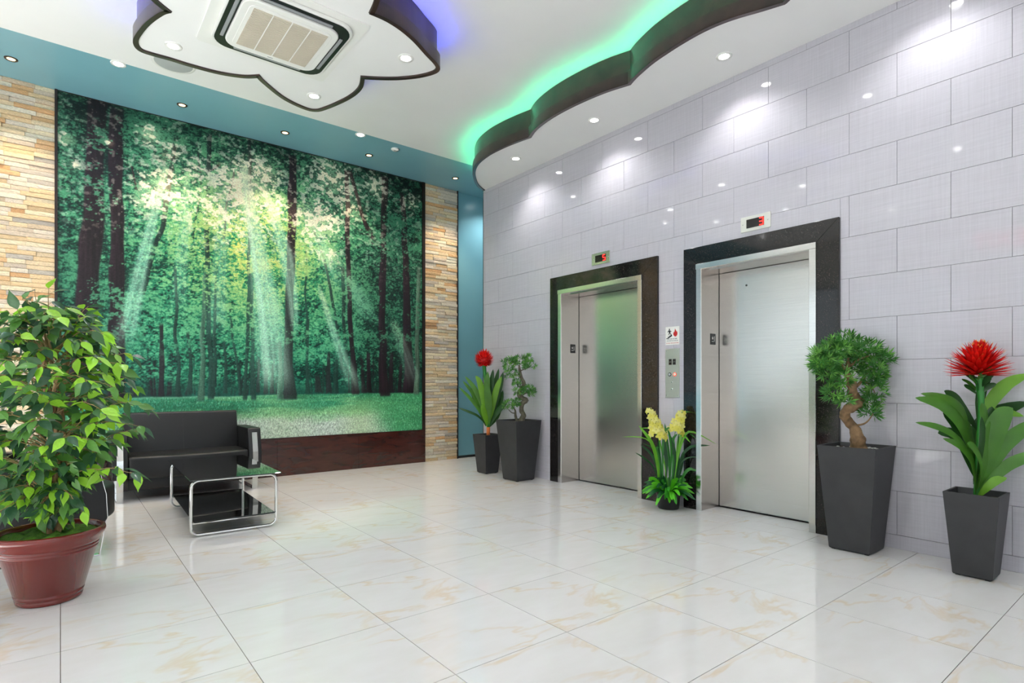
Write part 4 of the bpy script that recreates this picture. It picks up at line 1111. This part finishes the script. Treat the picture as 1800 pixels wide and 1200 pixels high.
# near flower pot
def flower_near():
    k = .001346; L = lambda x, y, d: LV((x - 790) * k, d, .49 + (765 - y) * k)
    root = thing('potted_flower', 'tall red spiky artificial flower in low charcoal pot, rightmost plant', 'potted plant', (4.228, .89, 0))
    square_pot(root, .262, .178, .492, .455, M_soil)
    MB().tube(catmull([L(792, 800, 0), L(800, 600, 0), L(812, 400, 0), L(808, 310, 0), L(800, 262, 0)], 5), lerp_list([.017, .014, .015, .020, .022], 21), 10).build('stem', M_stem, root, True)
    spec = [([(785, 775, -.01), (770, 690, -.03), (735, 610, -.06), (665, 550, -.09), (582, 522, -.11)], .050, 0),
            ([(795, 760, -.02), (785, 680, -.05), (760, 610, -.09), (715, 560, -.12), (668, 542, -.14)], .078, 0),
            ([(790, 700, .01), (765, 600, .0), (700, 520, -.01), (610, 475, -.02), (508, 458, -.03)], .055, 0),
            ([(795, 660, .02), (775, 540, .02), (730, 440, .03), (650, 375, .03), (545, 352, .04)], .085, 0),
            ([(800, 600, .04), (785, 450, .05), (740, 375, .06), (670, 345, .07), (590, 334, .08)], .075, 0),
            ([(795, 740, -.03), (800, 620, -.06), (815, 500, -.09), (840, 420, -.11), (872, 392, -.12)], .098, 0),
            ([(815, 480, .0), (840, 400, .0), (880, 330, -.01), (930, 280, -.02), (1004, 246, -.04)], .068, 2),
            ([(800, 740, -.03), (820, 640, -.06), (860, 550, -.09), (930, 480, -.11), (1010, 440, -.12)], .075, 0),
            ([(805, 770, -.03), (825, 690, -.07), (875, 630, -.10), (945, 590, -.13), (1030, 560, -.14)], .060, 0),
            ([(805, 720, .03), (840, 640, .03), (900, 570, .03), (960, 525, .02), (1040, 490, .02)], .085, 1),
            ([(815, 560, .03), (850, 470, .05), (900, 420, .06), (950, 412, .06), (1000, 432, .05)], .060, 2),
            ([(790, 640, .05), (770, 540, .09), (740, 510, .11), (690, 515, .12)], .070, 1),
            ([(800, 480, .05), (785, 400, .08), (755, 345, .10), (712, 322, .11)], .065, 1),
            ([(812, 460, .03), (845, 380, .06), (870, 310, .08), (905, 258, .09)], .050, 1),
            ([(805, 640, .05), (850, 520, .09), (930, 430, .12), (1010, 370, .14)], .085, 1),
            ([(780, 690, .03), (770, 560, .06), (745, 470, .07), (690, 420, .08)], .075, 1),
            ([(790, 720, -.04), (775, 600, -.07), (770, 500, -.09), (752, 430, -.10)], .070, 1),
            ([(800, 560, -.03), (800, 470, -.05), (790, 410, -.06), (770, 372, -.07)], .055, 0),
            ([(806, 640, -.02), (830, 560, -.03), (862, 480, -.03), (905, 420, -.04)], .072, 1),
            ([(790, 740, -.04), (797, 640, -.06), (803, 540, -.07), (800, 450, -.08)], .060, 0),
            ([(790, 600, -.03), (806, 500, -.04), (822, 430, -.05), (828, 388, -.05)], .050, 1),
            ([(795, 770, -.05), (800, 730, -.07), (825, 700, -.09), (860, 690, -.10)], .045, 2)]
    for pts, w, ci in spec:                              # every leaf springs from the stem
        y0 = pts[0][1]; pts = [(788 + (800 - y0) * .06, y0 + 15, pts[0][2] * .25)] + pts[1:]
        strap(root, 'leaf', [L(*p) for p in pts], w * 1.1, STRAP[ci], xmax=.222)
    r = random.Random(4); cc = L(800, 268, 0)
    for q in range(16):                                  # green bracts under the bloom
        a = q * 2.399; up = .25 + .5 * (q / 16); d = Vector((math.cos(a) * (1 - up * .5), math.sin(a) * (1 - up * .5), .55 + up * .2)).normalized(); b = cc + Vector((0, 0, -.10 + .10 * q / 16))
        strap(root, 'bract', [b + d * .012, b + d * .055 + Vector((0, 0, .01)), b + d * .10 + Vector((0, 0, .0))], .034, STRAP[1 if q % 3 else 0])
    base = cc; pm_ = []
    prof = [(0, .30), (.25, .8), (.5, 1), (.75, .7), (.92, .3), (1, .04)]
    for v in range(4):
        rr = random.Random(v); cv = .10 + .08 * v
        mb = MB().blade([(0, x, cv * x * (1 - x) * 1.6 + .10 * x * x) for x, w in prof], [w * .150 for x, w in prof], (1, 0, 0), .5)
        me = mb.mesh('petal', True); me.materials.append(PETAL[v % 2]); me.materials.append(M_ptip)
        if v >= 2:
            for f in me.polygons:
                if f.center.y > .84: f.material_index = 1
        pm_.append(me)
    n = 200
    for q in range(n):
        t = (q + .5) / n; el = math.radians(np.interp(t, [0, .35, 1], [-10, 30, 86])); a = q * 2.399963
        d = Vector((math.cos(a) * math.cos(el), math.sin(a) * math.cos(el), math.sin(el)))
        ln = np.interp(t, [0, .3, .7, 1], [.152, .162, .165, .165]) * r.uniform(.9, 1.08)
        up = Vector((0, 0, 1)) if el < 1.4 else Vector((1, 0, 0)); z = (up - d * up.dot(d)).normalized(); x = d.cross(z)
        M = Matrix((x, d, z)).transposed().to_4x4(); M.translation = base + Vector((0, 0, .025 + .03 * t)) + d * .01
        o = link('petal', pm_[r.randrange(4)] if t > .25 else pm_[r.randrange(2)], None, root); o.matrix_local = M @ Matrix.Diagonal((ln, ln, ln, 1))
flower_near()

def flower_far():
    k = .001567; L = lambda x, y, d: LV((x - 252) * k, d, .488 + (757 - y) * k)
    root = thing('potted_flower', 'red ball-headed artificial flower in low charcoal pot by the blue wall', 'potted plant', (4.245, 5.80, 0))
    square_pot(root, .275, .185, .489, .452, M_soil)
    MB().tube([L(257, 790, 0), L(257, 700, 0)], [.024, .022], 10).build('stem_base', pm('orange_stalk', srgb(206, 110, 44), .5), root, True)
    MB().tube(catmull([L(257, 705, 0), L(250, 500, 0), L(235, 330, 0), L(222, 185, 0)], 4), lerp_list([.02, .018, .02, .026], 13), 8).build('stem', M_stem, root, True)
    spec = [([(255, 700, 0), (235, 560, -.05), (210, 420, -.1), (190, 330, -.13), (160, 285, -.14)], .085, 2),
            ([(255, 700, 0), (245, 540, -.06), (245, 380, -.09), (255, 250, -.10)], .105, 0),
            ([(258, 700, 0), (268, 520, -.04), (280, 360, -.06), (298, 232, -.06)], .085, 1),
            ([(258, 700, 0), (285, 520, .0), (310, 360, .02), (342, 226, .03)], .085, 1),
            ([(260, 700, 0), (300, 540, .02), (340, 400, .05), (378, 252, .06)], .095, 1),
            ([(262, 690, 0), (290, 540, -.05), (325, 390, -.09), (366, 290, -.11)], .085, 2),
            ([(250, 690, 0), (215, 540, -.02), (150, 390, -.04), (72, 288, -.06)], .070, 0),
            ([(250, 690, 0), (205, 560, .02), (130, 420, .03), (48, 325, .03)], .065, 0),
            ([(250, 690, 0), (200, 580, -.03), (120, 470, -.06), (24, 374, -.08)], .055, 0),
            ([(240, 690, 0), (190, 560, .05), (150, 470, .07), (112, 395, .08)], .085, 1),
            ([(250, 690, 0), (180, 610, -.05), (100, 570, -.09), (20, 540, -.11)], .040, 1),
            ([(262, 695, 0), (310, 600, -.05), (360, 540, -.08), (412, 488, -.10)], .085, 1),
            ([(258, 700, 0), (262, 560, -.09), (255, 440, -.13), (240, 330, -.14)], .105, 0),
            ([(256, 700, 0), (240, 620, -.08), (225, 560, -.11), (212, 510, -.12)], .090, 2),
            ([(260, 700, 0), (320, 620, .04), (350, 520, .06), (375, 400, .07)], .085, 1)]
    for pts, w, ci in spec: strap(root, 'leaf', [L(*p) for p in pts], w * .92, STRAP[ci], xmax=.20)
    r = random.Random(9); c = L(222, 160, 0); mb = MB(); idx = []
    for q in range(170):
        t = (q + .5) / 170; z = -.85 + 1.85 * t; a = q * 2.399963; s = math.sqrt(max(0, 1 - z * z)); d = Vector((s * math.cos(a), s * math.sin(a), z)).normalized()
        up = Vector((0, 0, 1)); x = d.cross(up); x = x.normalized() if x.length > .1 else Vector((1, 0, 0)); b = c + d * .05
        tip = c + d * (.126 * r.uniform(.92, 1.08)) + Vector((0, 0, .022)); n0 = len(mb.f)
        mb.blade([b, b.lerp(tip, .5) + d * .006, tip], [.024, .026, .006], x, .5); idx += [q % 2] * (len(mb.f) - n0)
    mb.lathe([(0, c.z - .07), (.055, c.z - .05), (.09, c.z), (.07, c.z + .06), (0, c.z + .09)], c.x, c.y, 14); idx += [0] * (len(mb.f) - len(idx))
    me = mb.mesh('bloom', True)
    for m in PETAL: me.materials.append(m)
    me.polygons.foreach_set('material_index', idx); link('bloom', me, None, root)
flower_far()

NEED = [leafmat('needle_green', (60, 120, 46), .45), leafmat('needle_light', (104, 162, 66), .45)]
M_btrunk = pm('bonsai_bark', srgb(132, 104, 74), .8, var=.5, scale=22, bump=.7, bscale=45)
M_btrunk2 = pm('bonsai_bark_grey', srgb(92, 88, 72), .8, var=.35, scale=22, bump=.7, bscale=45)
def pad(root, c, rx, rz, n, size, seed, mats=(0, 1), ry=None):
    """One cloud of foliage: rosettes of short pointed leaves over an ellipsoid."""
    r = random.Random(seed); mb = MB(); idx = []
    for q in range(n):
        u = r.uniform(-.75, 1); a = r.uniform(0, 2 * math.pi); s = math.sqrt(1 - u * u); R = r.uniform(.55, 1.0)
        nd = Vector((s * math.cos(a), s * math.sin(a), u)); p = c + LV(nd.x * rx * R, nd.y * (ry or rx) * R, nd.z * rz * R)
        if p.x > .145: e = p.x - .145; p.x -= e; p.y -= e * FY / FX
        out = (LV(nd.x, nd.y, nd.z * .8 + .35)).normalized(); ci = 1 if r.random() < .35 else 0
        t1 = out.cross(Vector((.3, .5, .8))).normalized(); t2 = out.cross(t1)
        for k in range(8):
            b = k * math.pi / 4 + r.random(); d = (out * r.uniform(.25, 1.0) + (t1 * math.cos(b) + t2 * math.sin(b)) * .8).normalized()
            L_ = size * r.uniform(.75, 1.25); sd = d.cross(out); sd = sd.normalized() if sd.length > .05 else t1; n0 = len(mb.f)
            mb.add([p, p + d * L_ * .5 - sd * L_ * .10, p + d * L_ + out * L_ * .1, p + d * L_ * .5 + sd * L_ * .10], [(0, 1, 2, 3)]); idx.append(ci)
    me = bpy.data.meshes.new('foliage_pad'); me.from_pydata(mb.v, [], mb.f)
    for m in mats: me.materials.append(NEED[m])
    me.polygons.foreach_set('material_index', idx)
    return tag(link('foliage_pad', me, None, root), kind='stuff')

def bonsai_near():
    k = .00156; L = lambda x, y, d=0: LV((x - 266) * k, d, .70 + (562 - y) * k)
    root = thing('potted_bonsai', 'bonsai with twisted brown trunk in tall charcoal pot right of the nearer lift', 'potted plant', (4.258, 1.545, 0))
    square_pot(root, .362, .245, .708, .680, M_soil)
    tr = [(275, 585, 0), (272, 555, 0), (262, 515, -.02), (258, 480, .0), (240, 455, .02), (214, 430, .0), (212, 402, -.03), (238, 382, -.04), (274, 376, .0), (287, 362, .03), (270, 345, .02), (246, 332, 0), (248, 300, 0), (238, 268, 0), (228, 240, 0), (234, 195, .01), (240, 160, .02)]
    P = catmull([L(*p) for p in tr], 4)
    MB().tube(P, lerp_list([.050, .046, .038, .030, .029, .029, .030, .032, .033, .031, .028, .028, .030, .025, .018, .012, .006], len(P)), 16, knot=.26).build('trunk', M_btrunk, root, True)
    for pts, r0 in (([(250, 310, 0), (225, 270, -.02), (206, 232, -.03), (196, 200, -.02)], .016), ([(255, 305, 0), (285, 288, .02), (308, 266, .03), (330, 240, .04)], .014),
                    ([(232, 245, 0), (215, 205, .03), (195, 175, .04), (160, 165, .05)], .010), ([(238, 210, 0), (270, 180, -.02), (310, 165, -.03)], .009),
                    ([(262, 470, 0), (285, 462, -.03), (300, 445, -.05), (316, 415, -.06)], .008), ([(246, 330, 0), (215, 345, -.03), (190, 345, -.05)], .008),
                    ([(300, 272, .03), (335, 290, .02), (350, 330, .0)], .007), ([(270, 560, 0), (290, 530, -.03), (278, 512, -.035)], .018)):
        Q = catmull([L(*p) for p in pts], 4); MB().tube(Q, lerp_list([r0, r0 * .35], len(Q)), 8).build('branch', M_btrunk, root, True)
    pads = [(118, 178, -.05, 78, 48, 42), (176, 138, -.03, 72, 48, 42), (246, 112, .0, 72, 50, 48), (312, 140, -.03, 72, 50, 44), (372, 176, .0, 62, 40, 36), (130, 228, -.06, 62, 42, 34),
            (188, 265, -.07, 52, 44, 28), (345, 222, -.03, 60, 48, 36), (362, 276, .0, 48, 42, 24), (166, 330, -.06, 50, 34, 24), (212, 352, -.06, 36, 26, 14), (352, 328, -.02, 44, 38, 22), (336, 368, -.03, 36, 30, 16),
            (318, 412, -.06, 46, 34, 22), (252, 160, .08, 100, 60, 46), (300, 200, .07, 80, 50, 34), (170, 190, .06, 80, 50, 34)]
    for i, (x, y, d, rx, rz, n) in enumerate(pads): pad(root, L(x - 16, y, d), rx * k * .96, rz * k, n, .046, 50 + i, ry=min(rx * k, .085))
    rr = random.Random(2)
    for q in range(26):
        o = MB().lathe([(0, -.005), (.007, -.003), (.009, 0), (.006, .004), (0, .005)], n=7).build('pebble', M_pebble, root, True)
        a = rr.uniform(0, 6.28); R = rr.uniform(.08, .14); o.location = (R * math.cos(a), R * math.sin(a), .688); o.scale = (rr.uniform(.8, 1.5), rr.uniform(.8, 1.4), 1)
bonsai_near()

def bonsai_far():
    k = .001457; L = lambda x, y, d=0: LV((x - 515) * k, d, .695 + (640 - y) * k)
    root = thing('potted_bonsai', 'bonsai with tiered pads in tall charcoal pot left of the farther lift', 'potted plant', (4.225, 5.155, 0))
    square_pot(root, .385, .255, .703, .675, M_soil)
    P = catmull([L(*p) for p in [(528, 665, 0), (550, 615, 0), (552, 590, .01), (538, 555, 0), (545, 505, -.02), (575, 478, -.02), (545, 458, 0), (522, 440, .02), (525, 400, .02), (552, 372, 0), (556, 330, -.01), (535, 285, 0), (524, 240, 0), (520, 190, 0)]], 4)
    MB().tube(P, lerp_list([.040, .034, .028, .026, .027, .030, .028, .026, .022, .024, .022, .020, .018, .008], len(P)), 12, knot=.14).build('trunk', M_btrunk2, root, True)
    for pts, r0 in (([(505, 660, 0), (490, 600, -.02), (488, 560, -.02), (470, 530, -.03)], .018), ([(490, 580, -.02), (460, 575, -.03), (432, 548, -.03)], .008), ([(530, 450, 0), (560, 425, -.02), (600, 410, -.02)], .010),
                    ([(555, 360, 0), (520, 370, -.02), (500, 345, -.02)], .008), ([(530, 270, 0), (490, 270, 0), (455, 270, 0)], .008), ([(524, 240, 0), (560, 225, 0), (610, 205, 0)], .009)):
        Q = catmull([L(*p) for p in pts], 4); MB().tube(Q, lerp_list([r0, r0 * .35], len(Q)), 8).build('branch', M_btrunk2, root, True)
    for i, (x, y, d, rx, rz, n) in enumerate([(450, 165, 0, 66, 40, 44), (520, 150, .02, 70, 42, 48), (600, 190, 0, 58, 44, 44), (600, 135, 0, 34, 30, 20), (430, 205, -.02, 44, 26, 24), (462, 262, -.02, 62, 42, 44), (500, 335, -.02, 38, 30, 28), (520, 400, -.03, 50, 34, 30), (590, 395, -.02, 54, 44, 48),
                                              (440, 510, -.03, 56, 40, 44), (500, 500, -.03, 40, 34, 28), (622, 420, -.02, 26, 28, 14)]):
        pad(root, L(x, y, d), rx * k, rz * k, n, .036, 80 + i, ry=min(rx * k, .08))
bonsai_far()

YEL = [pm('petal_yellow', srgb(232, 224, 96), .5, var=.12, trans=(.9, .85, .4, 1)), pm('petal_cream', srgb(240, 234, 140), .5, var=.12, trans=(.9, .88, .55, 1))]
def orchid():
    k = .000991; L = lambda x, y, d=0: LV((x - 388) * k, d, .151 + (952 - y) * k)
    root = thing('potted_orchid', 'small yellow flower spikes in round black pot between the two lifts', 'potted plant', (4.315, 3.115, 0))
    MB().lathe([(0, .004), (.082, .004), (.088, 0), (.094, .010), (.104, .118), (.110, .122), (.113, .150), (.109, .153), (.104, .150), (.100, .120)], n=36).build('pot', M_black, root, True)
    MB().lathe([(0, .132), (.06, .136), (.101, .128)], n=24).build('soil', M_soil, root, True)
    r = random.Random(13)
    BR = [leafmat('bush_bright', (86, 184, 30), .35), leafmat('bush_green', (52, 138, 34), .35), leafmat('bush_deep', (26, 88, 40), .35)]
    for q in range(104):                                  # low bushy skirt
        a = q * 2.399 + r.uniform(-.2, .2); el = math.radians(r.uniform(-22, 68)); R = r.uniform(.15, .235) * (.75 if el > .8 else 1)
        b = Vector((.035 * math.cos(a), .035 * math.sin(a), .15)); d = Vector((math.cos(a) * math.cos(el), math.sin(a) * math.cos(el), math.sin(el)))
        if (b + d * R).x > .155: d.x = max(-.2, (.150 - b.x) / R)
        mid = b + d * R * .55 + Vector((0, 0, .035)); tip = b + d * R + Vector((0, 0, r.uniform(-.03, .01)))
        mid.x = min(mid.x, .14); tip.x = min(tip.x, .15)
        strap(root, 'bush_leaf', [b, mid, tip], r.uniform(.024, .036), r.choice((BR[0], BR[0], BR[1], BR[2])), .25, xmax=.14)
    DK = [leafmat('blade_deep', (26, 74, 34), .35), leafmat('blade_green', (46, 118, 38), .35), leafmat('blade_light', (108, 178, 44), .35)]
    blades = [([(300, 900), (285, 700), (225, 500), (105, 345)], -.05, .034, 2), ([(310, 900), (280, 720), (220, 600), (125, 520)], -.02, .026, 0), ([(300, 900), (255, 740), (170, 650), (70, 588)], -.06, .018, 0),
              ([(300, 900), (270, 620), (160, 460), (-60, 440)], -.12, .010, 2), ([(330, 900), (310, 700), (300, 560), (330, 380)], .02, .034, 0), ([(320, 900), (295, 680), (270, 570), (290, 540)], -.03, .034, 1),
              ([(360, 900), (370, 700), (355, 560), (345, 470)], 0, .034, 0), ([(400, 900), (400, 700), (380, 500), (365, 330)], .04, .030, 1), ([(420, 900), (440, 700), (430, 560), (400, 440)], -.03, .034, 0),
              ([(440, 900), (470, 680), (480, 540), (470, 430)], -.03, .030, 0), ([(450, 900), (480, 700), (480, 560), (540, 480)], .01, .026, 0), ([(440, 880), (475, 600), (560, 400), (745, 494)], -.06, .020, 2),
              ([(450, 880), (480, 600), (540, 410), (638, 480)], -.03, .018, 1), ([(460, 880), (500, 640), (580, 540), (705, 510)], -.05, .028, 0), ([(460, 880), (480, 720), (540, 640), (650, 625)], -.07, .014, 0),
              ([(440, 880), (470, 560), (500, 430), (572, 500)], -.06, .022, 2), ([(420, 880), (430, 560), (420, 470), (455, 420)], -.05, .028, 1), ([(400, 880), (410, 600), (390, 440), (365, 380)], -.05, .022, 1),
              ([(380, 900), (340, 640), (270, 400), (130, 370)], .0, .016, 2), ([(470, 880), (500, 740), (510, 660), (520, 590)], -.04, .028, 0), ([(300, 900), (300, 640), (255, 560), (150, 510)], .03, .022, 0), ([(430, 900), (470, 500), (520, 240), (638, 238)], -.02, .012, 2),
              ([(340, 880), (330, 600), (345, 400), (420, 350)], -.05, .022, 1), ([(500, 900), (520, 800), (570, 740), (640, 755)], -.05, .032, 1)]
    for pts, d, w, ci in blades:
        q = [L(x, y, d * (i / 3)) for i, (x, y) in enumerate(pts)]; strap(root, 'blade_leaf', q, w, DK[ci], xmax=.135)
    # blossoms
    fl = []
    for v in range(2):
        mb = MB()
        for p in range(5):
            a = p * 2 * math.pi / 5 + .3; c, s = math.cos(a), math.sin(a)
            mb.blade([(0, 0, 0), (c * .45, s * .45, .22), (c * 1.0, s * 1.0, .12)], [.28, .78, .34], (-s, c, 0), .15)
        mb.lathe([(0, .32), (.12, .30), (.16, .1), (.06, 0)], n=6)
        me = mb.mesh('blossom', True); me.materials.append(YEL[v]); fl.append(me)
    for pts, n0, dd in (([(340, 900), (310, 600), (290, 470), (255, 330), (200, 195)], 26, -.05), ([(420, 900), (430, 620), (440, 430), (470, 310), (505, 215)], 20, -.04)):
        P = catmull([L(x, y, dd * i / 4) for i, (x, y) in enumerate(pts)], 8); MB().tube(P, lerp_list([.004, .002], len(P)), 6).build('flower_stalk', M_stem, root, True)
        for q in range(n0):
            t = (q + .5) / n0; i = int(np.interp(t, [0, 1], [len(P) * .53, len(P) - 1])); p = P[i]; a = q * 2.4
            sz = .040 * (1.1 - .5 * t); off = LV(math.cos(a), math.sin(a) - .45, .1).normalized()
            z = (off + LV(0, -.7, .1)).normalized(); x = z.cross(Vector((0, 0, 1))).normalized(); y = z.cross(x)
            M = Matrix((x, y, z)).transposed().to_4x4(); M.translation = p + off * (.050 * (1.15 - .75 * t))
            o = link('blossom', fl[q % 2], None, root); o.matrix_local = M @ Matrix.Diagonal((sz, sz, sz, 1))
        for q in range(4):
            o = MB().lathe([(0, -.008), (.005, -.003), (.004, .006), (0, .010)], n=7).build('bud', NEED[1], root, True); o.location = P[-1] + Vector((r.uniform(-.008, .008), r.uniform(-.008, .008), -.006 * q + .006))
orchid()
